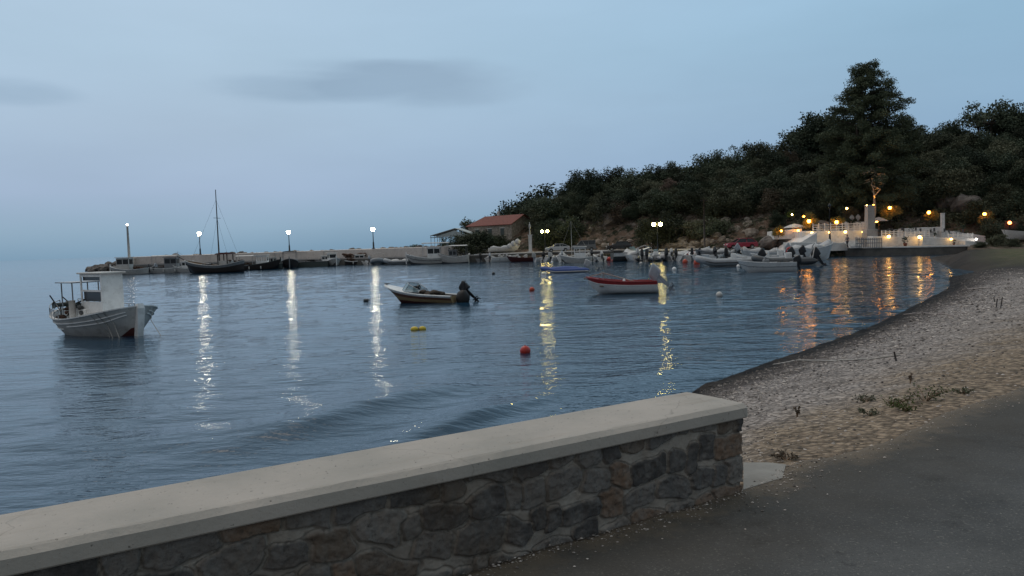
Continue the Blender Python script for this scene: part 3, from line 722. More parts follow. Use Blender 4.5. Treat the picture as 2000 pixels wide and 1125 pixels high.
# breakwater (from the tip on the left to the root at px 930)
bw = thing('breakwater', 'long concrete breakwater with a whitewashed parapet wall along its outer side', 'breakwater')
pxs = list(range(215, 941, 12))
front = [on(p, 0, 0) for p in pxs]
def strip(px_list, offs_z, smooth=False):
    m = MB(); m.loft([[on(p, o, z) for o, z in offs_z(p)] for p in px_list], closed=True, smooth=smooth); return m
strip(pxs, lambda p: [(0, -1.5), (0, 1.38), (.0, 1.45), (5.2, 1.45), (5.2, -1.5)]).build('deck', 'darkconc', bw)
strip([p for p in pxs if p >= 250], lambda p: [(4.4, 1.4), (4.4, 3.12), (5.6, 3.2), (5.6, -1)]).build('parapet_wall', 'molewall', bw)
strip(pxs, lambda p: [(-.04, 1.2), (-.04, 1.47), (.5, 1.47), (.5, 1.2)]).build('edge_beam', 'concrete', bw)
# quay, with a road along it, from px 930 to the beach
pxs2 = list(range(925, 1905, 10))
tag(strip(pxs2, lambda p: [(.03, -1.5), (.03, qz(p) - .05), (14 if p < 1480 else 6, qz(p) - .05), (14 if p < 1480 else 6, -1.5)]).build('quay', 'darkconc'), kind='structure')
tag(strip(pxs2, lambda p: [(.6, qz(p) - .04), (.6, qz(p) - .01), (15, qz(p) - .01), (15, qz(p) - .04)]).build('quay_road', 'quaytop'), kind='structure')
tag(strip(pxs2, lambda p: [(-.1, qz(p) - .16), (-.1, qz(p)), (.6, qz(p)), (.6, qz(p) - .16)]).build('quay_kerb', 'limew'), kind='structure')

# rocks -------------------------------------------------------------
def rock_mesh(seed, n=9, m=7):
    mb = MB(); rr = random.Random(seed); mb.ball((0, 0, 0), (1, .85, .7), n, m, .16, seed)
    mb.v = [(x + .15 * mnoise.noise((x * 1.5 + seed, y * 1.5, z * 1.5)), y + .15 * mnoise.noise((x * 1.5, y * 1.5 + seed, z)), z + .12 * mnoise.noise((x, y, z + seed))) for x, y, z in mb.v]
    mb.s = [False] * len(mb.s); return mb
protos_rock = {}
def rock(loc, s, k, m, label, cat='rock', group=None):
    key = (k % 5, m)
    if key not in protos_rock:
        o = rock_mesh(key[0]).build('rock', m); protos_rock[key] = o
    else:
        o = protos_rock[key].copy(); col.objects.link(o)
    o.location = loc; o.scale = (s, s * random.uniform(.8, 1.1), s * random.uniform(.7, 1)); o.rotation_euler = (random.uniform(-.4, .4), random.uniform(-.4, .4), random.uniform(0, 6))
    return tag(o, label, cat, group)
rr = random.Random(3)
TB, PB = [], []
TIP = 'rough dark boulder heaped round the tip of the breakwater'
for k in range(70):
    px = rr.uniform(172, 258); q = (px - 172) / 86
    off = rr.uniform(-1.5 if px < 240 else 3.5, 11); hmax = -.2 + 3.4 * min(1, q * 1.5 + .12)
    z = rr.uniform(-.1, 1) * hmax * max(.25, 1 - abs(off - 5) / 9)
    s_ = rr.uniform(.7, 1.5); TB.append((rock(on(px, off, z), s_, k, 'rock', TIP, group='boulders at the breakwater tip'), px, 'big' if s_ > 1.1 else 'small', 0 if z < .6 else (1 if z < 1.7 else 2)))
OUT = 'armour boulder whose top shows over the breakwater parapet'
for k in range(60):
    px = rr.uniform(262, 910)
    s_ = rr.uniform(.6, 1.0); PB.append((rock(on(px, rr.uniform(6.2, 8), rr.uniform(2.6, 3.05)), s_, k, 'rock', OUT, group='boulders behind the parapet'), px, 'big' if s_ > .8 else 'small', 0))

# hillside ----------------------------------------------------------
FOOT = [(840, 176), (900, 172), (1000, 152), (1100, 146), (1300, 130), (1400, 124), (1500, 119), (1560, 118), (1700, 117), (1850, 113), (2000, 108), (2300, 98), (2700, 85), (3400, 66)]
HILL = [(840, 1.2), (900, 2.2), (960, 4), (1000, 6.5), (1100, 10.5), (1200, 11.5), (1300, 12.5), (1400, 13.5), (1500, 15), (1600, 16.5), (1700, 16.5), (1800, 16), (1900, 18), (2000, 19), (2300, 22), (3400, 24)]
def footY(px): return float(np.interp(px, *zip(*FOOT)))
def hillH(px): return float(np.interp(px, *zip(*HILL)))
def ground_z(px, w):
    h = hillH(px); run = 3 + h * 1.75
    q = w / run
    base = 1.25 if px > 950 else 1.0
    if q <= 0:
        if w < -12: return -2.0 if px < 1890 else base - .25 + .035 * (w + 12)
        return base - .25
    z = base + (h - base) * (smooth01(q * .5 + .0) * 2 if q < 1 else 1 + .12 * smooth01((q - 1) / 2))
    if q < 1: z = base + (h - base) * math.sin(q * PI / 2) ** 1.05
    if px < 1000: z = z * (1 - .9 * smooth01((w - 25) / 30))
    return z
def hpos(px, w):
    y = footY(px) + w; p = aty(px, 450, y); z = ground_z(px, w)
    nz_ = float(fbm(np.array(p.x * .12), np.array(y * .12), 4)) * 3.2 + float(fbm(np.array(p.x * .6), np.array(y * .6), 3)) * .9
    return Vector((p.x, y, z + nz_ * smooth01(w / 6) * (1 if px > 1000 else .4)))
hp = np.concatenate([np.arange(840, 2100, 5), np.arange(2100, 3400, 30)]); hw = np.concatenate([np.array([-44, -30, -22, -12.5, -12, -8, -4]), np.arange(0, 30, .8), np.arange(30, 160, 6)])
HV = [tuple(hpos(float(p), float(w))) for p in hp for w in hw]
hm = bpy.data.materials.new('hillside_scree'); hm.use_nodes = True; t = hm.node_tree; b = t.nodes['Principled BSDF']; b.inputs['Roughness'].default_value = .95
b.inputs['Specular IOR Level'].default_value = .1
c = mixc(t, mrange(t, noise_(t, .35, 6, .65), .4, .6), (.17, .115, .085), (.09, .075, .06))
c = mixc(t, mrange(t, noise_(t, 1.1, 7, .7), .52, .62), c, (.24, .2, .165))
c = mixc(t, mrange(t, noise_(t, .5, 7, .7, sc3=(1, 1, 2)), .5, .58), c, (.025, .03, .018))
t.links.new(c, b.inputs['Base Color'])
bp = N(t, 'ShaderNodeBump'); bp.inputs['Distance'].default_value = .5; t.links.new(noise_(t, 1.2, 6, .7), bp.inputs['Height']); t.links.new(bp.outputs[0], b.inputs['Normal'])
hill = np_mesh('hillside', HV, grid_faces(len(hp), len(hw)), hm)
tag(hill, kind='structure')
BO = []
for k in range(95):      # boulders on the embankment above the quay road
    px = rr.choice([rr.uniform(1285, 1350), rr.uniform(1150, 1470), rr.uniform(1285, 1470)])
    p = hpos(px, rr.uniform(-1, 7)); s = rr.uniform(.35, 1.15)
    BO.append((rock(p, s, k, 'palerock', 'pale boulder', group='boulders on the embankment'), px, 'big' if s > .8 else 'small', 0 if p.z < 2.6 else 1))
for (px, w, s, lb) in ((1195, 9, 3.0, 'large grey rock outcrop in the scrub above the black car'), (1075, 6, 2.6, 'pale rock outcrop above the silver sedan'), (1100, 8, 2.2, 'jagged grey outcrop right of the double lamp'), (1215, 11, 2.0, 'weathered outcrop high in the scrub'), (1885, 7, 2.8, 'broad grey rock face between the warm lamps on the right hillside'), (1905, 12, 2.6, 'grey crag above the right end of the terrace'), (1850, 8, 2.0, 'grey rock behind the plain white pillar')):
    rock(hpos(px, w) + Vector((0, 0, .3)), s, int(px), 'rock', lb)

# ------------------------------------------------------------ trees
def leaves(clumps, n_per, size, seed, flat=.55):
    r_ = np.random.default_rng(seed); out = []
    for (c, rad) in clumps:
        n = max(8, int(n_per * (rad[0] * rad[1] * rad[2]) ** (2 / 3)))
        d = r_.normal(size=(n, 3)); d /= np.linalg.norm(d, axis=1)[:, None]
        q = d * (r_.random(n) ** .38)[:, None] * np.array(rad) * (1 + .22 * r_.normal(size=(n, 1)))
        out.append(q + np.array(c))
    P = np.concatenate(out); n = len(P)
    a = r_.normal(size=(n, 3)); a /= np.linalg.norm(a, axis=1)[:, None]
    b_ = np.cross(a, r_.normal(size=(n, 3))); b_ /= np.linalg.norm(b_, axis=1)[:, None]
    s = size * r_.uniform(.6, 1.3, (n, 1))
    V = np.stack([P - a * s, P + b_ * s * flat, P + a * s, P - b_ * s * flat], 1).reshape(-1, 3)
    return V, np.arange(n * 4).reshape(-1, 4)
def limb(mb, p0, p1, r0, r1, rr, n=5):
    p0, p1 = Vector(p0), Vector(p1); pts = []; rs = []
    for i in range(n + 1):
        q = i / n; p = p0.lerp(p1, q); k = .06 * (p1 - p0).length * math.sin(q * PI)
        pts.append(p + Vector((rr.uniform(-k, k), rr.uniform(-k, k), 0))); rs.append(r0 + (r1 - r0) * q)
    mb.tube(pts, rs, 6); return pts
def make_tree(name, kind, leaf, seed, h=5.0, airy=False):
    rr = random.Random(seed); root = thing(name, 'x', 'tree')
    tr = MB(); clumps = []
    th = h * (.28 if not airy else .4)
    base = limb(tr, (0, 0, -.6), (rr.uniform(-.3, .3), rr.uniform(-.3, .3), th), h * .03, h * .02, rr)[-1]
    nb = 12 if not airy else 10
    for i in range(nb):
        a = i * 2.4 + rr.uniform(-.4, .4); e = rr.uniform(.05, 1.0)
        d = Vector((math.cos(a) * (1.05 - e * .75), math.sin(a) * (1.05 - e * .75), .15 + e * .85))
        L = h * rr.uniform(.32, .5) * (1.0 if e < .8 else 1.15)
        p1 = base + d * L; p1.z = min(p1.z, h * .92)
        limb(tr, base, p1, h * .013, h * .004, rr, 4)
        k = 1 if airy else 2
        for j in range(k + 1):
            c = base.lerp(p1, 1 - j * .35) + Vector((rr.uniform(-.3, .3), rr.uniform(-.3, .3), rr.uniform(-.2, .3))) * h * .12
            r_ = h * rr.uniform(.09, .17) * (.8 if airy else 1.25)
            clumps.append((tuple(c), (r_ * 1.15, r_ * 1.15, r_ * .85)))
    if kind == 'bush':
        for i in range(7):
            a = rr.uniform(0, 6.28); clumps.append(((math.cos(a) * h * .3, math.sin(a) * h * .3, h * rr.uniform(.08, .3)), (h * .2, h * .2, h * .18)))
    V, Fc = leaves(clumps, 260 if not airy else 170, .095 * h / 5 + .03, seed)
    np_mesh('crown', V, Fc, leaf, root, smooth=False)
    tr.build('trunk', 'bark', root)
    return root
protos = {}; protoH = {}
def tree_at(kind, loc, s, label, group, name='tree', cat='tree', rot=None, sx_=1.0):
    if kind not in protos:
        sd_ = {'dark1': 1, 'dark2': 2, 'dark3': 3, 'olive1': 4, 'olive2': 5, 'dry1': 6, 'airy1': 7, 'airy2': 8, 'bush1': 9, 'bush2': 10}[kind]
        lf = {'dark': 'leaf_dark', 'olive': 'leaf_olive', 'dry': 'leaf_dry', 'airy': 'leaf_dark', 'bush': 'leaf_olive'}[kind[:-1]]
        o = make_tree(name, 'bush' if kind[:-1] in ('dark', 'olive', 'bush', 'dry') else 'tree', lf, sd_, 5.0, airy=kind.startswith('airy')); protos[kind] = o
        protoH[kind] = float(np.percentile([v.co.z for v in o.children[0].data.vertices], 99.7))
    else:
        o = copy_tree(protos[kind]); o.name = name
    s *= 4.9 / protoH[kind]
    o.location = loc; o.scale = (s * sx_, s * sx_, s); o.rotation_euler = (0, 0, rot if rot is not None else random.uniform(0, 6.28))
    return tag(o, label, cat, group)
SKY = [(905, 470), (960, 432), (985, 410), (1000, 387), (1035, 368), (1075, 388), (1092, 366), (1140, 333), (1170, 340), (1200, 331), (1240, 335), (1262, 322), (1310, 316), (1342, 318), (1365, 328), (1385, 300), (1420, 306), (1440, 291), (1490, 279), (1530, 277), (1548, 262), (1575, 242), (1600, 226), (1640, 230), (1770, 238), (1800, 246), (1850, 240), (1885, 236), (1920, 200), (1955, 203), (2000, 205), (2060, 195)]
def skyY(px): return float(np.interp(px, *zip(*SKY)))
rr = random.Random(21)
HG = 'trees and scrub covering the hillside'
LBL = {'dark': 'dark evergreen tree, one of many crowded on the wooded hillside', 'olive': 'dull olive green tree among the dark evergreens of the hillside', 'dry': 'brownish dry shrub among the green scrub of the hillside', 'airy': 'open crowned tree with sky showing through on the ridge of the hillside', 'bush': 'low rounded bush in the scrub of the hillside'}
NM = {'dark': 'evergreen_tree', 'olive': 'olive_green_tree', 'dry': 'dry_shrub', 'airy': 'open_tree', 'bush': 'bush'}
# ridge line
HT = []
px = 1085.0
while px < 2075:
    w = 3 + hillH(px) * rr.uniform(1.3, 1.9); p = hpos(px, w)
    top = aty(px, skyY(px) + rr.choice([-3, 0, 0, 8, 16]), p.y).z
    hgt = max(2.5, min(8.5, top - p.z)); k = rr.choice(['dark1', 'dark2', 'dark3', 'airy1', 'dark1', 'olive1', 'airy2'])
    if hgt > 8: p.z = top - 8
    b_ = k[:-1]
    HT.append((tree_at(k, p, hgt / 4.9, LBL[b_], HG, NM[b_], rot=rr.uniform(0, 6)), px, b_, 0))
    px += rr.uniform(15, 30)
# the slope
for row, (w0, w1, step) in enumerate(((3.5, 6, 30), (7, 10, 26), (11, 14, 25), (15, 19, 25), (20, 25, 30))):
    px = 1045 + rr.uniform(0, 20)
    while px < 2080:
        w = rr.uniform(w0, w1)
        run = 3 + hillH(px) * 1.75
        if w < run + 2 and not (row == 0 and 1150 < px < 1500) and not (row == 0 and 1500 < px < 1900 and rr.random() < .5) and not (1290 < px < 1350 and w < 8):
            k = rr.choice(['dark1', 'dark2', 'dark3', 'olive1', 'olive2', 'bush1', 'bush2', 'dark2', 'dry1' if px < 1700 else 'dark1'])
            b_ = k[:-1]; s = rr.uniform(.62, 1.0) * (.75 if row == 0 else 1)
            p = hpos(px, w); tp = aty(px, skyY(px) + 6, p.y).z
            s = min(s, max(.3, (tp - p.z) / 4.9))
            HT.append((tree_at(k, p, s, LBL[b_], HG, NM[b_], rot=rr.uniform(0, 6), sx_=1.15), px, b_, 4 - row if row < 4 else 1))
        px += step * rr.uniform(.75, 1.3)
# each gets a label of its own: what it is, how high on the slope, above which landmark, which of several
KD = {'dark': 'dark evergreen tree', 'olive': 'olive green tree', 'dry': 'brownish dry shrub', 'airy': 'open crowned tree', 'bush': 'rounded bush'}
RW = {0: 'on the ridge', 1: 'just under the ridge', 2: 'high on the slope', 3: 'halfway up the slope', 4: 'low on the slope'}
LM = [(1068, 'behind the double lamp'), (1108, 'above the silver sedan'), (1150, 'above the van'), (1195, 'left of the black car'), (1235, 'above the black car'), (1275, 'left of the tall double lamp'), (1320, 'above the tall double lamp'), (1360, 'left of the utility pole'), (1405, 'behind the utility pole'), (1440, 'left of the red car'), (1485, 'above the red car'), (1530, 'left of the terrace'), (1575, 'above the sloping white flank'), (1625, 'left of the pine'), (1665, 'by the left side of the pine'), (1720, 'behind the pine'), (1770, 'right of the pine'), (1820, 'left of the white pillar'), (1870, 'above the white pillar'), (1920, 'above the rock face'), (1965, 'right of the rock face'), (2010, 'at the right picture edge'), (9999, 'beyond the right picture edge')]
ORD = 'first second third fourth fifth sixth seventh eighth ninth tenth eleventh twelfth thirteenth fourteenth fifteenth sixteenth seventeenth eighteenth nineteenth twentieth'.split() + ['twenty ' + w for w in 'first second third fourth fifth sixth seventh eighth ninth'.split()] + ['thirtieth'] + ['thirty ' + w for w in 'first second third fourth fifth sixth seventh eighth ninth'.split()]
def spread_labels(items, words, rows, LM=LM):
    cells = {}
    for o, px, k, r in items:
        lm = next(t_ for lim, t_ in LM if px < lim); cells.setdefault((k, r, lm), []).append((px, o))
    for (k, r, lm), L_ in cells.items():
        L_.sort(key=lambda q: q[0]); n = len(L_)
        for i, (px, o) in enumerate(L_):
            q = '' if n == 1 else (', left one' if i == 0 else (', right one' if i == n - 1 else (', middle one' if n == 3 else ', %s from left' % ORD[i])))
            o['label'] = ('%s %s %s%s' % (words[k], rows[r], lm, q)).replace('  ', ' ').strip()
spread_labels(HT, KD, RW)
spread_labels(BO, {'big': 'big pale boulder', 'small': 'small pale boulder'}, {0: 'at the bank foot', 1: 'up the bank'})
spread_labels(TB, {'big': 'big dark boulder', 'small': 'small dark boulder'}, {0: 'at the waterline', 1: 'midway up', 2: 'on top'}, [(9999, 'of the heap at the breakwater tip')])
spread_labels(PB, {'big': 'big armour boulder', 'small': 'small armour boulder'}, {0: 'showing over the parapet'}, [(390, 'left of the first lamp'), (480, 'right of the first lamp'), (565, 'left of the middle lamp'), (645, 'right of the middle lamp'), (729, 'left of the third lamp'), (820, 'right of the third lamp'), (9999, 'near the pavilion')])
# individual trees one can point to
def spot(px, pytop, y, zb, kind, label, name='tree', wide=1.0, cat='tree', group=None):
    p = aty(px, pytop, y); h = p.z - zb
    return tree_at(kind, Vector((p.x, y, zb)), h / 4.9, label, group, name, cat, sx_=wide)
spot(1034, 367, 178, 4.0, 'dark2', 'big round dark evergreen rising behind the red roofed stone house', 'evergreen_tree', 1.35)
spot(1075, 388, 158, 4.5, 'dark1', 'dark evergreen at the left foot of the wooded ridge, right of the round one', 'evergreen_tree', 1.1)
spot(1003, 396, 180, 3.2, 'dark3', 'smaller evergreen between the house roof and the big round tree', 'evergreen_tree')
spot(985, 409, 182, 2.6, 'airy2', 'thin ragged tree above the ridge of the house roof', 'open_tree')
spot(962, 424, 184, 1.5, 'airy1', 'small bush peeping over the left part of the house roof', 'bush')
spot(924, 431, 184, 1.2, 'olive1', 'bush behind the left end of the house roof', 'bush')
spot(1066, 432, 151, 1.6, 'dark3', 'dark tree hiding the right gable of the stone house', 'evergreen_tree', .8)
spot(1085, 440, 149, 1.6, 'olive2', 'bush lit yellow green by the left double lamp', 'bush', 1.2)
spot(1110, 425, 149, 2.2, 'dark1', 'dark tree behind the silver sedan', 'evergreen_tree', 1.2)
spot(1308, 412, 132, 2.2, 'olive2', 'olive tree lit by the taller double lamp', 'olive_tree', 1.1)
spot(1268, 428, 131, 2.0, 'olive1', 'bush left of the taller double lamp', 'bush', 1.1)
spot(1362, 430, 130, 2.2, 'bush1', 'bush left of the utility pole foot', 'bush', 1.2)
spot(1405, 425, 128, 2.2, 'dark2', 'dark bush right of the utility pole', 'bush', 1.3)
for i, (px_, t_) in enumerate(((916, 456), (935, 452), (955, 453), (972, 459), (985, 468))):
    spot(px_, t_, 150 + i, 1.0, ('bush1', 'dark3', 'dark1', 'bush2', 'dark2')[i], ('leftmost', 'second', 'middle', 'fourth', 'rightmost')[i] + ' of the five dark bushes screening the stone house wall', 'bush', 1.35)
spot(876, 461, 152, 1.2, 'airy1', 'small umbrella shaped pine in front of the white pavilion', 'pine_tree', 1.3)
spot(812, 478, 158, 1.8, 'dark3', 'low dark shrub on top of the breakwater left of the caique cabin', 'bush', 2.0)
for px_, t_, lb in ((1140, 331, 'lone airy tree standing up from the ridge, leftmost on the skyline'), (1385, 296, 'small rounded tree with a pale crown on the middle of the ridge'), (1548, 258, 'thin see-through tree on the ridge left of the tall pine'), (1600, 218, 'tall tree on the ridge directly left of the tall pine'), (1930, 194, 'wide open crowned tree at the top of the ridge right of the pine'), (1985, 203, 'dark ridge tree at the right edge of the picture')):
    w = 3 + hillH(px_) * 1.4; p = hpos(px_, w); spot(px_, t_, p.y, max(p.z - .3, aty(px_, t_, p.y).z - 9), 'airy1' if px_ in (1140, 1548, 1930) else 'dark2', lb, 'open_tree' if px_ in (1140, 1548, 1930) else 'evergreen_tree', 1.05)
# undergrowth: a continuous layer of scrub foliage over the slope (uncountable)
r_ = np.random.default_rng(4); cl_ = []
for _ in range(1500):
    px_ = r_.uniform(1040, 2110); w = r_.uniform(2.5, 34)
    if w < 8.5 and 1130 < px_ < 1500 and r_.random() < .93: continue
    if w > 3 + hillH(px_) * 1.7: continue
    p = hpos(px_, w); s = r_.uniform(.6, 1.5); cl_.append(((p.x, p.y, p.z + s * .3), (s * 1.3, s * 1.3, s * .8)))
V, Fc = leaves(cl_, 70, .16, 5)
tag(np_mesh('scrub', V, Fc, 'leaf_olive', smooth=False), 'dense low undergrowth covering the hillside between the trees', 'undergrowth', kind='stuff')

# the tall pine
PY = 119.0
pb = aty(1690, 452, PY); pt = aty(1685, 122, PY)
pine = thing('pine_tree', 'tall dark pine with a layered cone shaped crown towering over the terrace', 'tree', (pb.x, PY, 2.6))
H_ = pt.z - 2.6; mb = MB(); rr = random.Random(8); cl_ = []
limb(mb, (0, 0, -1.5), (-.2, 0, H_ * .96), .42, .06, rr, 12)
# half widths (m) of the crown to left and right at heights, read off its outline
mpp = PY / 1500
def wpx(py): return np.interp(py, [122, 135, 155, 175, 200, 225, 250, 275, 300, 330, 400], [6, 20, 30, 46, 58, 76, 84, 88, 92, 94, 80]) * mpp
br = MB()
zt = H_ * .985
k = 0
while zt > 4.0:
    py = 122 + (H_ - zt) / mpp
    wd = float(wpx(py)); nb = 4 + int(wd * 1.15)
    for i in range(nb):
        a = k * 1.3 + i * 2 * PI / nb + rr.uniform(-.35, .35); L = wd * rr.uniform(.7, 1.08)
        if 215 < py < 262 and rr.random() < .3: continue
        dz_ = rr.uniform(-.65, .5) * min(1, wd / 2.5)
        p1 = Vector((math.cos(a) * L + (.8 if 150 < py < 330 else .2), math.sin(a) * L, zt + L * .1 + dz_))
        limb(br, (0, 0, zt - L * .12), p1, .03 + .02 * L, .02, rr, 3)
        for j in range(1 + int(L / 1.1)):
            q = 1 - j * 1.0 / max(L, 1); 
            if q < .25: break
            s = rr.uniform(.5, 1.0) * (1 if wd > 1.6 else .75)
            cl_.append(((p1.x * q + rr.uniform(-.35, .35), p1.y * q + rr.uniform(-.35, .35), zt + (p1.z - zt) * q + rr.uniform(-.25, .35)), (s * 1.15, s * 1.15, s * .72)))
    zt -= rr.uniform(.75, 1.15) * (1.1 if wd > 2 else .75); k += 1
V, Fc = leaves(cl_, 330, .15, 9, flat=.4)
np_mesh('crown', V, Fc, 'leaf_pine', pine, smooth=False); mb.build('trunk', 'bark', pine); br.build('branches', 'bark', pine)
# ------------------------------------------------------------ boat building
def S(a, b, x): return smooth01((x - a) / (b - a))
class Hull:
    """x from 0 (stern) to L (bow), z=0 the waterline"""
    def __init__(s, L, B, fb, fbow=None, fstern=None, draft=.3, tw=.8, rake=.5, canoe=False, full=.55, flare=.25, um=.45):
        s.L, s.B, s.fb = L, B, fb; s.fbow = fbow or fb * 1.5; s.fst = fstern or fb * 1.05
        s.draft, s.tw, s.rake, s.canoe, s.full, s.flare, s.um = draft, tw, rake, canoe, full, flare, um
    def b(s, u):
        if u > s.um:
            q = (u - s.um) / (1 - s.um); return s.B / 2 * max(0.0, 1 - q ** 2.6) ** (.5 + .5 * s.full)
        q = 1 - u / s.um
        if s.canoe: return s.B / 2 * max(0.0, 1 - q ** 2.4) ** .6
        return s.B / 2 * (1 - (1 - s.tw) * q * q)
    def sheer(s, u): return s.fb + (s.fbow - s.fb) * max(0, (u - .3) / .7) ** 2 + (s.fst - s.fb) * max(0, (.45 - u) / .45) ** 2
    def keel(s, u):
        k = -s.draft + (s.draft + .15) * S(.78, 1.0, u) ** 2 * (1.0 if s.rake > .2 else .2)
        return k
    def pt(s, u, t, side, ins=0.0):
        zk, zs = s.keel(u), s.sheer(u); z = zk + (zs - zk) * t
        q = .28 + .55 * S(.5, 1.0, u) + s.flare * .4
        if s.canoe: q += .4 * S(.4, 0, u)
        y = max(0.0, s.b(u) * t ** q - ins)
        x = u * s.L - s.rake * (1 - t) * S(.7, 1.0, u) + (.25 * s.rake * (1 - t) * S(.3, 0, u) if s.canoe else .12 * (1 - t) * S(.12, 0, u) * -1)
        return Vector((x, side * y, z))
    def band(s, t0, t1, ins=0.0, nu=26, nt=4, mb=None, u0=0.0, u1=1.0):
        mb = mb or MB()
        for side in (1, -1):
            rows = [[s.pt(u0 + (u1 - u0) * i / nu, t0 + (t1 - t0) * j / nt, side, ins) for j in range(nt + 1)] for i in range(nu + 1)]
            if side < 0: rows = rows[::-1]
            mb.loft(rows, closed=False, cap=False, smooth=True)
        return mb
    def transom(s, t0, t1, mb=None, x=0.0):
        mb = mb or MB(); n = 6
        a = [s.pt(0, t0 + (t1 - t0) * j / n, 1) for j in range(n + 1)]; b_ = [s.pt(0, t0 + (t1 - t0) * j / n, -1) for j in range(n + 1)]
        for l in a + b_: l.x += x
        mb.loft([a, b_], closed=False, cap=False); return mb
    def rail(s, w, h, nu=26, u0=0.0, u1=1.0, t=1.0, out=0.0, mb=None):
        mb = mb or MB()
        for side in (1, -1):
            rings = []
            for i in range(nu + 1):
                u = u0 + (u1 - u0) * i / nu; p = s.pt(u, t, side); y = p.y + side * out; zi = p.z
                yi = side * max(0.0, abs(y) - w)
                rings.append([(p.x, y, zi - h / 2), (p.x, y, zi + h / 2), (p.x, yi, zi + h / 2), (p.x, yi, zi - h / 2)])
            mb.loft(rings, smooth=False)
        return mb
    def inner(s, zf, ins=.05, nu=22):      # inside skin and floor
        mb = MB()
        for side in (1, -1):
            rows = []
            for i in range(nu + 1):
                u = .005 + .97 * i / nu; top = s.pt(u, 1, side, ins); tf = max(.05, (zf - s.keel(u)) / (s.sheer(u) - s.keel(u)))
                lo = s.pt(u, min(tf, .98), side, ins); lo.z = max(zf, lo.z) ; rows.append([top, lo, Vector((lo.x, 0, lo.z))])
            if side > 0: rows = rows[::-1]
            mb.loft(rows, closed=False, cap=False, smooth=False)
        return mb
    def deck(s, u0, u1, t=.97, camber=.04, nu=12):
        mb = MB(); rows = []
        for i in range(nu + 1):
            u = u0 + (u1 - u0) * i / nu; a = s.pt(u, t, 1, .02); b_ = s.pt(u, t, -1, .02); rows.append([a, Vector((a.x, a.y * .5, a.z + camber * .8)), Vector((a.x, 0, a.z + camber)), Vector((a.x, b_.y * .5, a.z + camber * .8)), b_])
        mb.loft(rows, closed=False, cap=False, smooth=True); return mb

def outboard(parent, loc, s=1.0, tilt=0.0, cowl='black', leg='black', yaw=0.0, cover=False):
    """tilt in degrees: 0 leg down, 60 leg lifted behind"""
    A = Matrix.Translation(loc) @ Matrix.Rotation(yaw, 4, 'Z') @ Matrix.Rotation(R_(tilt), 4, 'Y') @ Matrix.Scale(s, 4)
    T = lambda mb: setattr(mb, 'v', [tuple(A @ Vector(p)) for p in mb.v]) or mb
    c = MB()
    prof = [(-.42, .05, .2), (-.36, .17, .3), (-.1, .2, .36), (.12, .19, .34), (.2, .1, .22)]
    rings = []
    for z0, k in ((.1, .85), (.14, 1.0), (.34, 1.04), (.36, 1.0), (.56, .94), (.62, .8), (.64, .6)):
        sp = lambda v: math.copysign(abs(v) ** .55, v)
        rings.append([(-.12 + .31 * k * sp(math.cos(a)), .165 * k * sp(math.sin(a)) * (1 if cover is False else 1.3), z0 + (-.07 * math.cos(a) if z0 > .3 else 0)) for a in [2 * PI * i / 16 for i in range(16)]])
    c.loft(rings, smooth=True)
    c.s = [not cover and False] * len(c.s) if not cover else c.s
    o = T(c).build('outboard_motor', 'tarp' if cover else cowl, parent)
    l = MB(); l.loft([[(-.22 + dx, dy * w, z) for dx, dy in ((0, -.07), (.2 * w, -.07), (.2 * w, .07), (0, .07))] for z, w in ((.16, 1.1), (-.2, .9), (-.55, .7))])
    l.box((-.14, 0, -.6), (.36, .2, .03)); l.tube([(-.3, 0, -.72), (-.05, 0, -.72), (.08, 0, -.72)], [.05, .06, .01], 8)
    l.loft([[(-.2, -.015, -.6), (-.02, -.015, -.6), (-.02, .015, -.6), (-.2, .015, -.6)], [(-.2, -.01, -.92), (-.12, -.01, -.92), (-.12, .01, -.92), (-.2, .01, -.92)]])
    T(l).build('motor_leg', leg, o)
    p = MB()
    for k in range(3):
        a = k * 2 * PI / 3; p.box((-.33, .09 * math.cos(a), -.72 + .09 * math.sin(a)), (.02, .1, .1), tilt=(a, .3))
    T(p).build('propeller', 'dkgrey', o)
    b_ = MB(); b_.box((.02, 0, .0), (.14, .24, .34), bev=.02); T(b_).build('bracket', leg, o)
    return o
def place(root, px, py, hdg, anchor=(0, 0, 0), z=0.0, roll=0.0, trim=0.0):
    """anchor (local) is put on the place seen at px,py at height z; hdg = direction of the bow, degrees ccw from image right"""
    R3 = Matrix.Rotation(R_(hdg), 3, 'Z'); p = at(px, py, z) - R3 @ Vector(anchor)
    root.location = (p.x, p.y, p.z); root.rotation_euler = (R_(roll), R_(trim), R_(hdg)); return root
def lump(n, cx, cy, cz, sx_, sy_, sz_, seed, r=.22):
    mb = MB(); rr = random.Random(seed)
    for i in range(n):
        q = rr.uniform(.6, 1.3) * r
        mb.ball((cx + rr.uniform(-sx_, sx_), cy + rr.uniform(-sy_, sy_), cz + rr.uniform(0, sz_)), (q, q * .8, q * .55), 8, 5, .18, seed * 31 + i)
    return mb
def rope(pts, r=.012): return MB().tube(pts, r, 5)
def sag(a, b, d, n=10):
    a, b = Vector(a), Vector(b); return [a.lerp(b, i / n) - Vector((0, 0, d * 4 * (i / n) * (1 - i / n))) for i in range(n + 1)]

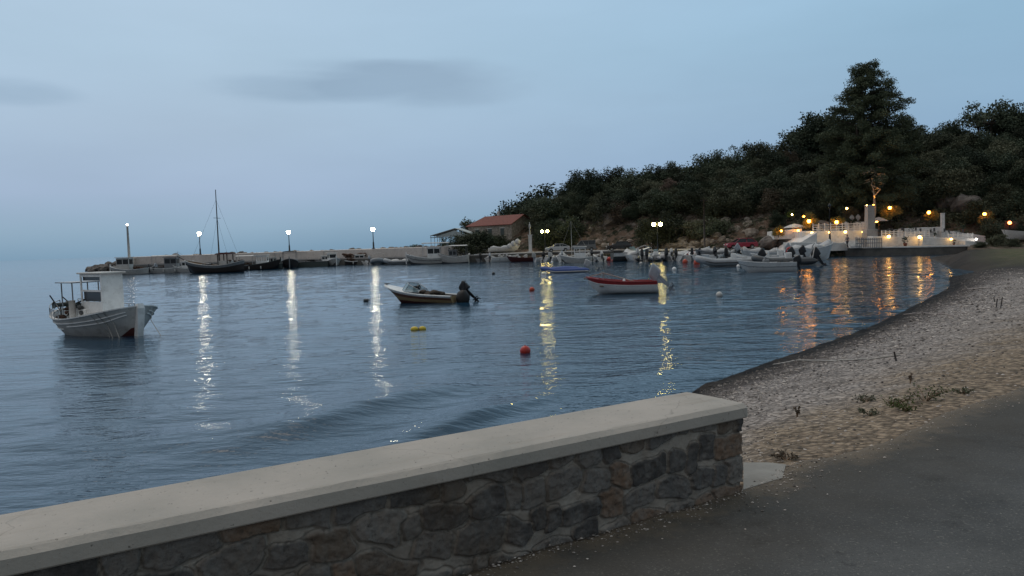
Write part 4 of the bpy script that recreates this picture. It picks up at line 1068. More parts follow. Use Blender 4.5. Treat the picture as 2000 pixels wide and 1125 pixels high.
# ---- 1. the white wooden boat on the left
h = Hull(6.2, 3.2, .72, fbow=1.3, fstern=1.05, draft=.45, rake=.28, canoe=True, full=.1, flare=.12, um=.5)
b1_ = thing('wooden_fishing_boat', 'white wooden double ended fishing boat with upright wheelhouse moored alone on the left', 'fishing boat')
HDG1 = -38
place(b1_, 268, 656, HDG1, (6.6, 0, 0)); b1_.scale = (1.13, 1.05, 1.0)
tw_ = .30
h.band(0, .24).build('bottom', 'redbottom', b1_)
h.band(.24, 1.0, nt=6).build('hull', 'offwhite', b1_)
h.rail(.13, .05, out=.03).build('gunwale', 'white', b1_)
mb = h.rail(.04, .045, t=.72, out=.03, u0=.5, u1=.97); h.rail(.04, .045, t=.62, out=.03, u0=.06, u1=.42, mb=mb); h.rail(.04, .04, t=.83, out=.03, u0=.03, u1=.97, mb=mb); mb.build('rubbing_strake', 'white', b1_)
h.inner(.36, .07).build('inner_planking', 'white', b1_)
h.deck(.70, .975, t=.86).build('foredeck', 'white', b1_)
mb = MB(); mb.loft([[(5.72, -.09, -.4), (6.02, -.10, -.4), (6.02, .10, -.4), (5.72, .09, -.4)], [(5.9, -.1, .5), (6.2, -.13, .5), (6.2, .13, .5), (5.9, .1, .5)], [(6.0, -.1, 1.2), (6.29, -.15, 1.2), (6.29, .15, 1.2), (6.0, .1, 1.2)], [(6.02, -.07, 1.38), (6.24, -.1, 1.4), (6.24, .1, 1.4), (6.02, .07, 1.38)]])
mb.build('stem_post', 'white', b1_)
# wheelhouse: front towards the bow, two openings on each side
wh = MB(); x0, x1, yw, z0, z1 = 2.25, 4.1, .42, .38, 2.66
sk = .06
for sgn in (1, -1):      # sides with an upper and a lower opening
    y = sgn * yw
    for (a, b_, c_, d_) in ((x0, x0 + .1, z0, z1), (x1 - .1, x1, z0, z1), (x0 + .1, x1 - .1, z1 - .12, z1), (x0 + .1, x1 - .1, z1 - .78, z1 - .70), (x0 + .1, x1 - .1, z0, z1 - 1.22)):
        wh.box(((a + b_) / 2, y, (c_ + d_) / 2), (b_ - a, .045, d_ - c_))
wh.box((x1 - .02, 0, (z0 + z1) / 2), (.045, yw * 2 - .05, z1 - z0)); 
wh.build('wheelhouse', 'white', b1_)
rf = MB(); rf.box(((x0 + x1) / 2 + .02, 0, z1 + .04), (x1 - x0 + .3, yw * 2 + .22, .07), bev=.03); rf.build('wheelhouse_roof', 'offwhite', b1_)
mb = MB(); mb.box(((x0 + x1) / 2, -yw + .08, z1 - 1.0), (x1 - x0 - .2, .02, .42)); mb.box(((x0 + x1) / 2, yw - .1, z1 - 1.0), (x1 - x0 - .2, .02, .42)); mb.box(((x0 + x1) / 2, 0, z1 - .2), (x1 - x0 - .2, .72, .18)); mb.build('dark_panel', 'black', b1_)
mb = MB(); mb.box((x0 + .0, 0, .75), (.9, 1.1, .7), bev=.04); mb.box((x1 + .35, 0, .6), (.6, .9, .35), bev=.04); mb.build('engine_casing', 'white', b1_)
mb = MB()
for x_ in (.75, 1.75):
    for y in (-.55, .55): mb.tube([(x_, y, .4), (x_, y, 2.25)], .028, 6)
mb.box((1.25, 0, 2.28), (1.5, 1.4, .05)); mb.build('canopy_frame', 'metal', b1_)
for (x_, y, z, rr_, nm) in ((.55, -.55, 1.25, .17, 1), (1.65, -.35, 1.2, .22, 2)):
    mb = MB(); mb.tube([(x_, y - .28, z), (x_, y - .26, z), (x_, y - .24, z), (x_, y + .24, z), (x_, y + .26, z), (x_, y + .28, z)], [rr_, rr_, rr_ * .6, rr_ * .6, rr_, rr_], 14); mb.tube([(x_, y, z), (x_, y, .5)], .035, 6)
    mb.build('net_drum', 'green', b1_)
lump(26, 1.6, 0, .55, .9, .8, .55, 4, .2).build('net_pile', 'net', b1_)
lump(7, 2.35, -.5, .8, .2, .25, .5, 6, .16).build('fishing_gear', 'dkgrey', b1_)
MB().tube([(2.1, -.75, .5), (2.1, -.75, 1.5)], .13, 10).build('tank', 'offwhite', b1_); MB().tube([(1.95, .6, .5), (1.95, .6, 1.3)], .16, 10).build('tank', 'offwhite', b1_)
MB().tube([(2.2, .2, .9), (1.9, -.1, 1.5), (1.4, -.5, 1.2)], .05, 6).tube([(2.3, -.2, .9), (2.0, -.6, 1.3), (1.9, -.9, .8)], .045, 6).tube([(1.1, -.8, 1.0), (.4, -.9, 1.7)], .03, 6).build('hose', 'black', b1_)
mb = MB()
for i in range(7):
    u = .02 + i * .07; p = h.pt(u, 1, -1); q = h.pt(u, 1, 1)
    mb.tube([p, p + Vector((0, 0, .42))], .018, 5); mb.tube([q, q + Vector((0, 0, .42))], .018, 5)
for sgn in (1, -1): mb.tube([h.pt(.02 + i * .07, 1, sgn) + Vector((0, 0, .42)) for i in range(7)], .018, 5)
mb.build('stern_railing', 'metal', b1_)
mb = MB(); mb.tube([(6.15, -.05, 1.22), (5.3, -.75, 1.13), (4.3, -1.15, 1.02)], .025, 6); mb.tube([h.pt(.7, 1, -1), h.pt(.7, 1, -1) + Vector((0, 0, .25))], .02, 5); mb.build('bow_rail', 'offwhite', b1_)
mb = MB(); mb.box((-.12, 0, .0), (.3, .07, 1.15), bev=.02); mb.box((-.3, 0, -.3), (.5, .06, .5)); mb.tube([(-.1, 0, .6), (-.02, 0, 1.35), (-.5, 0, 1.55)], .03, 6); mb.build('rudder', 'dkwood', b1_)
mb = MB(); mb.tube([h.pt(.88, .98, -1), h.pt(.9, .6, -1) + Vector((0, -.05, 0)), h.pt(.93, .2, -1) + Vector((.25, -.45, -.3)), (6.8, -.9, -.5)], .018, 5)
mb.tube([h.pt(.84, .98, -1), h.pt(.86, .6, -1) + Vector((0, -.06, 0)), h.pt(.9, .2, -1) + Vector((.2, -.5, -.3)), (6.8, -.95, -.5)], .018, 5)
mb.tube([h.pt(.80, .98, -1), h.pt(.81, .7, -1) + Vector((0, -.05, 0)), h.pt(.83, .4, -1) + Vector((0, -.12, 0)), h.pt(.8, .1, -1) + Vector((.2, -.3, -.2))], .013, 5)
mb.tube([h.pt(.93, .95, 1), h.pt(.97, .5, 1) + Vector((.3, .1, 0)), (7.0, .5, -.3)], .013, 5)
mb.build('mooring_rope', 'rope', b1_)
lump(5, 5.6, 0, 1.0, .15, .2, .1, 2, .12).build('rope_coil', 'rope', b1_)

# ---- 2. runabout, cream and brown
h = Hull(4.7, 1.85, .42, fbow=.86, fstern=.4, draft=.25, tw=.86, rake=.95, full=.0, flare=.35, um=.35)
bt = thing('motorboat', 'white, brown and cream runabout with a tinted windscreen and a covered black engine', 'motorboat')
place(bt, 868, 593, 161, (.3, .9, 0), trim=-3.0)
h.band(0, .35).build('bottom', 'redbottom', bt); h.band(.35, .62).build('lower_topside', 'beige', bt); h.band(.62, .84).build('stripe', 'brownstripe', bt); h.band(.84, 1.0).build('hull', 'white', bt)
h.transom(0, 1).build('transom', 'beige', bt)
h.rail(.26, .05, out=.03).build('side_deck', 'white', bt); h.inner(.1, .2).build('cockpit_liner', 'browncover', bt)
h.deck(.58, .99, t=.98, camber=.07).build('foredeck', 'white', bt)
mb = MB(); pts_ = []
A_ = [h.pt(.64, 1, 1, .2) + Vector((-.55, 0, .02)), h.pt(.64, 1, 1, .15) + Vector((0, 0, .02)), Vector((3.35, .28, h.sheer(.7) + .06)), Vector((3.35, -.28, h.sheer(.7) + .06)), h.pt(.64, 1, -1, .15) + Vector((0, 0, .02)), h.pt(.64, 1, -1, .2) + Vector((-.55, 0, .02))]
A_[0].x = 2.05; A_[-1].x = 2.05
Bq = [p + Vector((-.28 if 0 < i < 5 else .15, -.07 * (1 if p.y > 0 else -1), .46 if 0 < i < 5 else .2)) for i, p in enumerate(A_)]
mb.loft([A_, Bq], closed=False, cap=False); mb.build('windscreen', 'glass', bt)
mb = MB(); mb.tube(Bq, .016, 5); mb.tube(A_, .014, 5)
for a, b_ in zip(A_, Bq): mb.tube([a, b_], .014, 5)
mb.build('windscreen_frame', 'metal', bt)
lump(18, 1.75, 0, .35, .75, .5, .22, 9, .24).build('heaped_cover', 'browncover', bt)
mb = MB(); mb.box((2.5, .25, .75), (.08, .5, .3), bev=.02); mb.tube([(2.3, .25, .8), (2.2, .25, .85)], .14, 10); mb.build('dashboard', 'black', bt)
mb = MB(); mb.tube([(4.45, -.2, .93), (4.72, 0, .98), (4.45, .2, .93)], .02, 5); mb.tube([(4.5, .0, .9), (4.62, 0, .86)], .05, 6); mb.build('bow_cleat', 'black', bt)
om = lump(5, -.5, .0, .12, .16, .15, .18, 12, .38); om.ball((-.5, 0, .25), (.42, .4, .5), 12, 8, .1, 4); om.box((-.5, 0, -.1), (.5, .45, .6), bev=.1); om.build('covered_engine', 'tarp', bt)
outboard(bt, (-.55, -.45, .55), 1.0, 48, 'black', 'black')
MB().tube([(-.35, -.2, .5), (-.5, -.3, 1.25)], .015, 5).ball((-.5, -.3, 1.27), .04, 6, 5).build('pole_antenna', 'black', bt)

# ---- 3. red and white open boat
h = Hull(4.25, 1.7, .5, fbow=.74, fstern=.5, draft=.12, tw=.85, rake=.4, full=.0, flare=.0, um=.4)
bt = thing('open_motorboat', 'red and white open boat with pale oars laid along it and a tilted grey outboard', 'motorboat')
place(bt, 1284, 573, 172, (0, .7, -.1), trim=-.5)
h.band(0, .74).build('hull', 'white', bt); h.band(.74, 1.0).build('topside', 'red', bt); h.transom(0, .98).build('transom', 'grey', bt)
h.rail(.14, .05, out=.03).build('gunwale', 'red', bt); h.inner(.12, .1).build('inner_hull', 'red', bt); h.rail(.03, .03, t=.72, out=.02).build('rubbing_strake', 'white', bt)
mb = MB()
for x_ in (1.0, 2.3, 3.3): mb.box((x_, 0, .3), (.24, h.b(x_ / 4.6) * 1.7, .04))
mb.build('thwart', 'wood', bt)
h.deck(.82, .985, t=.97).build('foredeck', 'red', bt)
mb = MB(); mb.tube([(4.35, .1, .66), (2.0, .62, .42)], .03, 6); mb.tube([(4.4, -.1, .68), (3.2, -.3, .9), (1.3, -.5, .45)], .03, 6); mb.tube([(3.2, -.3, .88), (3.15, -.25, .3)], .02, 6); mb.build('oar', 'paleoar', bt)
MB().ball((1.95, .72, .5), (.09, .09, .16), 8, 6).build('fender', 'white', bt)
lump(6, 2.7, 0, .2, .5, .35, .15, 8, .14).build('net_pile', 'net', bt)
outboard(bt, (-.12, -.1, .5), 1.15, 52, 'motorgrey', 'motorgrey'); bt.scale = (1.03, 1, 1.3)

# ---- 4. blue covered inflatable
def tube_ring(L, B, r, mb=None, z=.12, bowz=.25):
    mb = mb or MB(); pts = []; rs = []
    n = 40
    for i in range(n + 1):
        a = i / n
        if a < .36: x = -0.15 + (L * .72 + .15) * (a / .36); y = B / 2 - r; zz = 0
        elif a > .64: x = -0.15 + (L * .72 + .15) * ((1 - a) / .36); y = -(B / 2 - r); zz = 0
        else:
            t_ = (a - .36) / .28 * PI; x = L * .72 + L * .26 * math.sin(t_); y = (B / 2 - r) * math.cos(t_); zz = math.sin(t_)
        pts.append((x, y, z + bowz * zz)); rs.append(r * (.25 if i in (0, n) else (.75 if i in (1, n - 1) else 1)))
    mb.tube(pts, rs, 10); return mb
bt = thing('inflatable_boat', 'blue covered inflatable dinghy with its grey outboard tilted up, floating off the quay', 'dinghy')
place(bt, 1105, 533, 177, (2.4, .8, -.08))
tube_ring(5.0, 1.8, .24, z=.16, bowz=.3).build('tube', 'blue', bt)
mb = MB(); rings = [[(x_, -.8 * w, .2), (x_, -.4 * w, .2 + hh), (x_, .4 * w, .2 + hh), (x_, .8 * w, .2)] for x_, w, hh in ((.5, .95, .1), (1.2, 1, .34), (2.4, 1, .42), (3.6, .9, .36), (4.5, .5, .3), (4.9, .1, .25))]
mb.loft(rings, closed=True, smooth=True); mb.build('cover', 'blue', bt)
tube_ring(5.04, 1.84, .07, z=.07, bowz=.3).build('rubbing_strake', 'offwhite', bt)
outboard(bt, (-.25, 0, .45), 1.25, 55, 'greycover', 'motorgrey')

# ---- 5. white motorboat near the quay
h = Hull(5.0, 1.9, .72, fbow=1.0, fstern=.72, draft=.25, tw=.86, rake=.5, full=.0, flare=.3, um=.4)
bt = thing('open_motorboat', 'long white open boat with a black outboard, nearest of the cluster under the terrace', 'motorboat')
place(bt, 1556, 530, 173, (0, .7, -.1))
h.band(.1, .62).build('hull', 'white', bt); h.band(.62, 1.0).build('topside', 'white', bt); h.transom(.1, .98).build('transom', 'grey', bt)
h.rail(.03, .035, t=.62, out=.02).build('rubbing_strake', 'dkgrey', bt); h.rail(.16, .05, out=.03).build('gunwale', 'white', bt); h.inner(.15, .1).build('inner_hull', 'grey', bt)
h.deck(.8, .985, t=.97).build('foredeck', 'white', bt)
mb = MB(); mb.box((2.5, 0, .65), (.5, .6, .75), bev=.05); mb.box((2.6, 0, 1.1), (.1, .55, .3)); mb.build('console', 'grey', bt)
mb = MB(); mb.box((1.3, 0, .35), (.3, 1.3, .04)); mb.box((3.6, 0, .4), (.3, 1.2, .04)); mb.build('thwart', 'wood', bt)
outboard(bt, (-.15, 0, .5), 1.15, 10, 'black', 'black')
lump(7, 1.0, 0, .5, .4, .4, .25, 3, .28).build('black_cover', 'tarp', bt)

# ------------------------------------------------------------ generic moored boats
def skiff(label, px, py, hdg, L=4.5, B=1.6, fb=.45, topside='white', stripe=None, inside='grey', motor='black', tilt=35, anchor=None, cover=None, load=None, console=False, screen=False, group=None, seed=1, name='moored_boat', cat='motorboat'):
    h = Hull(L, B, fb, fbow=fb * 1.5, fstern=fb, draft=.2, tw=.85, rake=.5, full=0, flare=.3, um=.4)
    bt = thing(name, label, cat, group=group)
    place(bt, px, py, hdg, anchor or (0, 0, 0))
    h.band(0, .66, nu=14, nt=3).build('hull', topside, bt); h.band(.66, 1.0, nu=14, nt=2).build('topside', stripe or topside, bt); h.transom(0, .98).build('transom', topside, bt)
    h.rail(.13, .05, out=.03, nu=14).build('gunwale', 'white' if topside in ('white', 'offwhite') else topside, bt); h.inner(.12, .09, nu=12).build('inner_hull', inside, bt)
    MB().box((L * .3, 0, .3), (.25, B * .85, .04)).box((L * .6, 0, .34), (.25, B * .8, .04)).build('thwart', 'wood', bt)
    if cover:
        mb = MB(); rings = []
        for i in range(9):
            u = .06 + .86 * i / 8; a = h.pt(u, 1, 1); hh = .28 + .16 * math.sin(i * 1.9 + seed)
            rings.append([(a.x, a.y, a.z), (a.x, a.y * .5, a.z + hh * .8), (a.x, 0, a.z + hh), (a.x, -a.y * .5, a.z + hh * .75), (a.x, -a.y, a.z)])
        mb.loft(rings, closed=True, smooth=True); mb.build('cover', cover, bt)
    if load: lump(9, L * .5, 0, fb, L * .25, B * .25, .3, seed, .24).build('gear', load, bt)
    if console: MB().box((L * .42, 0, .7), (.5, .6, .8), bev=.05).box((L * .48, 0, 1.18), (.06, .6, .25)).build('console', 'white', bt)
    if screen:
        s0 = fb * 1.15; MB().loft([[(L * .55, B * .4, s0), (L * .66, 0, s0 + .05), (L * .55, -B * .4, s0)], [(L * .48, B * .34, s0 + .42), (L * .57, 0, s0 + .5), (L * .48, -B * .34, s0 + .42)]], closed=False, cap=False).build('windscreen', 'glass', bt)
        h.deck(.5, .98, t=.99, camber=.08).build('foredeck', 'white', bt)
    if motor: outboard(bt, (-.1, 0, fb), 1.0 + .1 * (L > 4.6), tilt, motor, 'black' if motor != 'greycover' else 'motorgrey', cover=(motor == 'tarp'))
    bt.scale = (1.12, 1.22, 1.4); return bt
def rib(label, px, py, hdg, L=5.5, B=2.1, colr='tube', anchor=None, motor='black', tilt=20, console=True, arch=False, cover=None, two=False, seed=1, group=None):
    bt = thing('inflatable_boat', label, 'dinghy', group=group); place(bt, px, py, hdg, anchor or (0, 0, 0)); r = B * .125
    tube_ring(L, B, r, z=r * .9 + .12, bowz=.32).build('tube', colr, bt)
    tube_ring(L + .05, B + .05, .06, z=r * .9 + .1, bowz=.32).build('rubbing_strake', 'dkgrey', bt)
    h = Hull(L * .95, B * .7, .2, fbow=.4, draft=.3, tw=.9, rake=.8, full=0); h.band(0, 1, nu=12, nt=3).build('hull', 'white', bt)
    MB().box((L * .4, 0, .2), (L * .75, B * .6, .05)).build('deck', 'grey', bt)
    if console: MB().box((L * .42, 0, .65), (.55, .6, .8), bev=.06).build('console', 'white', bt); MB().box((L * .47, 0, 1.15), (.04, .55, .3), tilt=(0, -.4)).build('windscreen', 'glass', bt); MB().box((L * .25, 0, .5), (.5, .8, .5), bev=.06).build('seat', 'greycover', bt)
    if arch:
        MB().tube([(.4, -B * .4, .3), (.1, -B * .38, 1.5), (-.05, 0, 1.75), (.1, B * .38, 1.5), (.4, B * .4, .3)], .045, 6).build('arch', 'offwhite', bt)
    if cover:
        mb = MB(); rings = []
        for i in range(9):
            q = i / 8; w = B * .42 * (1 - .7 * q * q); rings.append([(L * .9 * q, w, .4), (L * .9 * q, w * .4, .7 + .15 * math.sin(i * 2.1 + seed)), (L * .9 * q, -w * .4, .72 + .12 * math.sin(i * 1.7 + seed)), (L * .9 * q, -w, .4)])
        mb.loft(rings, smooth=True); mb.build('cover', cover, bt)
    if motor:
        for y in ((-.28, .28) if two else (0,)): outboard(bt, (-.15, y, .5), 1.2, tilt, motor, 'black')
    bt.scale = (1.1, 1.2, 1.35); return bt
def cabin_boat(label, px, py, hdg, L=7, B=2.4, fb=.6, hullc='white', bottom='redbottom', cab=(.3, .55, 1.5), cabc='white', canoe=True, anchor=None, mast=0, awning=None, gear=None, seed=1, gunwale='white', name='fishing_boat', win=True, frame=False, stripes=None):
    h = Hull(L, B, fb, fbow=fb * 1.9, fstern=fb * 1.3, draft=.4, rake=.5, canoe=canoe, full=.2, flare=.15, um=.48)
    bt = thing(name, label, 'fishing boat'); place(bt, px, py, hdg, anchor or (L * .5, 0, 0))
    h.band(0, .4, nu=18).build('bottom', bottom, bt); h.band(.4, 1, nu=18).build('hull', hullc, bt); h.rail(.12, .07, out=.04, nu=18).build('gunwale', gunwale, bt)
    if not canoe: h.transom(0, 1).build('transom', hullc, bt)
    if stripes: h.rail(.03, .07, t=.72, out=.03, nu=18).build('rubbing_strake', stripes, bt)
    h.inner(.35, .08, nu=14).build('inner_planking', 'grey', bt); h.deck(.68, .97, t=.9).build('foredeck', cabc, bt)
    MB().box((L - .02, 0, fb * 1.2), (.16, .16, fb * 2.2)).build('stem_post', gunwale, bt)
    if cab:
        u0, u1, hc = cab; x0, x1 = L * u0, L * u1; w = B * .56; zt = .35 + hc
        c = MB(); c.box(((x0 + x1) / 2, 0, .35 + hc * .27), (x1 - x0, w, hc * .54))
        for xx in (x0 + .05, x1 - .05, (x0 + x1) / 2):
            for yy in (-w / 2 + .05, w / 2 - .05): c.box((xx, yy, .35 + hc * .72), (.1, .1, hc * .38))
        c.box(((x0 + x1) / 2, 0, .35 + hc * .93), (x1 - x0, w, hc * .1))
        cc = c.build('cabin', cabc, bt)
        if win: MB().box(((x0 + x1) / 2, 0, .35 + hc * .71), (x1 - x0 - .06, w - .06, hc * .34)).build('window', 'window', cc)
        MB().box(((x0 + x1) / 2, 0, zt + .04), (x1 - x0 + .35, w + .35, .07), bev=.03).build('cabin_roof', cabc, bt)
    if mast:
        x_ = L * .62; mb = MB(); mb.tube([(x_, 0, .3), (x_, 0, mast)], [.05, .03], 6); mb.build('mast', 'offwhite', bt)
        mb = MB(); mb.tube([(x_, 0, mast), (L, 0, fb * 1.9)], .012, 4); mb.tube([(x_, 0, mast), (.1, 0, fb * 1.3)], .012, 4); mb.build('rigging', 'rope', bt)
    if awning:
        a0, a1, za, am_ = awning; x0, x1 = L * a0, L * a1
        for xx in (x0, x1):
            for yy in (-B * .36, B * .36): MB().tube([(xx, yy, .4), (xx, yy, za)], .03, 5).build('awning_post', 'metal', bt)
        mb = MB(); mb.loft([[(x0 - .15, B * .42 * c_, za + .1 * (1 - c_ * c_)) for c_ in (-1, -.5, 0, .5, 1)] + [(x0 - .15, B * .42 * c_, za - .04) for c_ in (1, -1)], [(x1 + .15, B * .42 * c_, za + .1 * (1 - c_ * c_)) for c_ in (-1, -.5, 0, .5, 1)] + [(x1 + .15, B * .42 * c_, za - .04) for c_ in (1, -1)]]); mb.build('awning', am_, bt)
    if gear: lump(14, L * .25, 0, .5, L * .15, B * .3, .4, seed, .26).build('net_pile', gear, bt)
    if frame:
        mb = MB(); 
        for yy in (-B * .42, B * .42): mb.tube([(L * .2, yy, .5), (L * .2, yy, 2.1)], .035, 5)
        mb.tube([(L * .2, -B * .42, 2.1), (L * .2, B * .42, 2.1)], .035, 5); mb.build('gantry', 'metal', bt)
    # line fenders
    p = h.pt(.35, .75, -1); q = h.pt(.6, .75, -1)
    MB().ball((p.x, p.y - .1, .3), (.12, .12, .22), 8, 6).build('fender', 'offwhite', bt); MB().ball((q.x, q.y - .1, .3), (.12, .12, .22), 8, 6).build('fender', 'offwhite', bt)
    bt.scale = (1.1, 1.15, 1.4); return bt
# along the breakwater, left to right
cabin_boat('grey white work boat with a cabin, leftmost, beside the white light tower', 257, 536, 178, 6.6, 2.4, .62, 'offwhite', 'dkgrey', (.45, .78, 1.9), 'offwhite', anchor=(3.3, 0, 0), gear='net', seed=2)
cabin_boat('pale fishing boat with a latticed cabin and long flat awning, second from the light tower', 334, 533, 4, 7.6, 2.4, .6, 'offwhite', 'dkgrey', (.35, .62, 1.7), 'grey', anchor=(3.8, 0, 0), awning=(.1, .62, 2.3, 'offwhite'), gear='dkgrey', seed=3, mast=2.8)
# big dark caique with the mast
L = 11.0; B = 3.4
h = Hull(L, B, 1.15, fbow=2.2, fstern=1.9, draft=.7, rake=.9, canoe=True, full=.3, flare=.2, um=.5)
bt = thing('wooden_caique', 'large dark hulled wooden boat with a tall bare mast and a small red canopy', 'sailing boat'); place(bt, 420, 533, 172, (5.5, 0, 0))
h.band(0, .45).build('bottom', 'black', bt); h.band(.45, .8).build('hull', 'dkwood', bt); h.band(.8, 1).build('bulwark', 'grey', bt); h.rail(.16, .1, out=.05).build('gunwale', 'offwhite', bt)
h.inner(.7, .1).build('inner_planking', 'wood', bt); h.deck(.65, .97, t=.9).build('foredeck', 'wood', bt)
MB().tube([(4.6, 0, .6), (4.55, 0, 13.2)], [.13, .06], 8).build('mast', 'dkwood', bt)
MB().tube([(4.57, -1.0, 8.7), (4.57, 1.0, 8.7)], .035, 6).build('crosstree', 'dkwood', bt)
mb = MB()
for p in ((9.9, 0, 1.8), (.6, 0, 1.6), (5.4, 1.65, 1.2), (5.4, -1.65, 1.2), (3.6, 1.6, 1.2), (3.6, -1.6, 1.2)): mb.tube([(4.57, 0, 8.7 if abs(p[1]) > 1 else 11.6), p], .014, 4)
mb.build('rigging', 'iron', bt)
for x_ in (2.6, 4.3):
    for y in (-.9, .9): MB().box((x_, y, 1.9), (.12, .12, 2.0)).build('canopy_post', 'dkwood', bt)
MB().box((3.45, 0, 2.98), (2.5, 2.3, .14), bev=.05).box((3.45, 0, 3.12), (1.7, 1.6, .16), bev=.05).build('canopy', 'maroon', bt)
MB().box((3.4, 0, 1.4), (2.2, 1.7, 1.0), bev=.06).build('deckhouse', 'offwhite', bt)
lump(14, 1.8, 0, 1.3, 1.0, 1.0, .6, 5, .3).build('deck_gear', 'net', bt); lump(8, 6.8, 0, 1.3, .8, .8, .3, 7, .25).build('net_pile', 'dkgrey', bt)
mb = MB(); mb.tube([(10.6, 0, 2.0), (12.4, 0, 2.9)], [.09, .05], 6); mb.build('bowsprit', 'dkwood', bt); bt.scale = (1.0, 1.15, 1.08)
cabin_boat('dark hulled boat with flat awning and white box cabin right of the masted boat', 500, 527, 4, 7.8, 2.5, .7, 'dkwood', 'black', (.5, .72, 1.55), 'white', anchor=(3.9, 0, 0), awning=(.08, .42, 1.9, 'offwhite'), gear='net', seed=4, gunwale='green', win=False)
cabin_boat('dark fishing boat seen bow on under the middle breakwater lamp, framed by a gantry', 566, 524, -75, 6.0, 2.9, .7, 'dkwood', 'black', None, anchor=(6, 0, 0), awning=(.1, .5, 2.3, 'dkgrey'), gear='net', seed=5, gunwale='grey', frame=True)
bt = thing('work_barge', 'low flat dark green work barge lying along the breakwater right of the middle lamp', 'barge'); place(bt, 612, 521, 2, (3.1, 0, 0))
MB().prism_y([(0, -.3), (.4, -.5), (5.8, -.5), (6.2, -.3), (6.2, 1.0), (0, 1.0)], -1.2, 1.2).build('hull', 'green', bt); MB().box((3.1, 0, 1.04), (6.3, 2.5, .08)).build('deck', 'dkgrey', bt); lump(9, 2.5, 0, 1.1, 1.4, .6, .3, 6, .3).build('deck_gear', 'tarp', bt)
cabin_boat('small white boat seen bow on with square cabin left of the brown net heap', 656, 519.5, -60, 5.0, 2.4, .6, 'offwhite', 'dkgrey', (.35, .6, 1.5), 'white', anchor=(5, 0, 0), gear='greycover', seed=7, frame=True)
cabin_boat('small white boat with a low open cabin moored below the brown net heap', 697, 517, 4, 5.0, 2.0, .5, 'dkwood', 'black', (.4, .75, 1.1), 'white', anchor=(2.5, 0, 0), gear='net', seed=8)
rib('grey inflatable with a sheeted load and a hoop frame below the right breakwater lamp', 737, 517, -85, 4.6, 2.6, 'tube', anchor=(4.5, 0, 0), motor=None, console=False, arch=True, cover='greycover', seed=2)
rib('pale grey inflatable under a bulging white cover, left of the striped caique', 778, 517, 178, 4.4, 2.3, 'tube', anchor=(2.2, 0, 0), motor='whitecover', tilt=50, console=False, cover='whitecover', seed=5)
cabin_boat('white caique with dark stripes and flat roofed wheelhouse at the breakwater root', 840, 515.5, 180, 7.4, 2.6, .75, 'offwhite', 'dkgrey', (.2, .5, 1.9), 'white', anchor=(3.7, 0, 0), awning=(.02, .6, 2.75, 'greycover'), gear='net', seed=9, stripes='dkgrey')
cabin_boat('blunt white boat with an awning over its cabin, second right of the breakwater root', 887, 514, 176, 5.4, 2.3, .8, 'offwhite', 'dkgrey', (.35, .6, 1.4), 'grey', canoe=False, anchor=(2.7, 0, 0), awning=(.05, .7, 2.3, 'offwhite'), gear='greycover', seed=10)
# along the quay, left to right; sterns to the open water
skiff('boat hidden under a lumpy grey cover, left of the dark outboard', 917, 512.5, 75, 4.6, 2.0, .5, 'offwhite', cover='greycover', motor='whitecover', tilt=40, seed=1)
skiff('boat under a pale cover with an upright black outboard', 939, 512, 80, 4.4, 1.9, .5, 'grey', cover='whitecover', motor='black', tilt=10, seed=2)
skiff('white skiff heaped with pale sheeting, left of the long white boat', 957, 512, 84, 4.4, 1.9, .5, 'offwhite', cover='greycover', motor='motorgrey', tilt=45, seed=3)
skiff('long white open boat lying side on, left of the dark red boat', 984, 511.5, 3, 4.4, 1.7, .6, 'white', anchor=(2.2, 0, 0), load='whitecover', motor=None, seed=4)
skiff('dark red wooden rowing boat lying side on below the white pedestal', 1021, 511, 180, 4.6, 1.7, .5, 'maroon', stripe='maroon', inside='wood', anchor=(2.3, 0, 0), motor=None, load='whitecover', seed=5, name='rowing_boat', cat='rowing boat')
skiff('white skiff with a grey hooded outboard below the left double lamp', 1046, 511.3, 12, 3.6, 1.6, .45, 'white', motor='greycover', tilt=0, seed=6)
skiff('low white skiff pointing right, below the silver sedan', 1078, 511, 10, 4.4, 1.6, .5, 'white', motor='whitecover', tilt=0, seed=7)
cabin_boat('small white caique with a boxy white wheelhouse and pole railing below the silver sedan', 1128, 513, 174, 4.6, 1.9, .5, 'offwhite', 'dkgrey', (.2, .55, 1.35), 'white', anchor=(2.3, 0, 0), mast=4.6, seed=11, win=False)
skiff('white dinghy half hidden behind a pale tilted outboard, left of the pair of red buoys', 1176, 510.5, 100, 4.0, 1.7, .5, 'white', motor='whitecover', tilt=50, load='greycover', seed=8)
skiff('sharp bowed speedboat with a dark hull, white deck and raised windscreen', 1196, 511, 8, 5.4, 2.1, .95, 'dkgrey', stripe='white', anchor=(0, 0, 0), motor=None, screen=True, seed=9, name='speedboat')
rib('inflatable with two black outboards and a pale stern arch, right of the dark hulled speedboat', 1259, 511.5, 80, 5.0, 2.2, 'dkgrey', two=True, arch=True, tilt=12, seed=3)
rib('pale grey inflatable with square stern tubes at the yellow lamp reflection, left one', 1285, 511, 86, 4.6, 2.0, 'tube', motor=None, seed=4)
rib('pale grey inflatable right beside another, with a black outboard at its right', 1301, 510.5, 94, 4.6, 1.9, 'tube', motor='black', tilt=20, console=False, cover='greycover', seed=5)
skiff('white boat with a cream cover between two black outboards', 1321, 510, 60, 4.6, 1.8, .55, 'white', motor='black', tilt=25, cover='whitecover', seed=10)
skiff('white boat with a red transom patch above the orange buoys', 1338, 509.5, 55, 4.4, 1.7, .6, 'white', stripe='white', motor=None, load='red', seed=11)
skiff('white boat with a big black outboard, left of a pair of twin black motors', 1352, 510, 75, 4.6, 1.8, .6, 'offwhite', motor='black', tilt=8, seed=12)
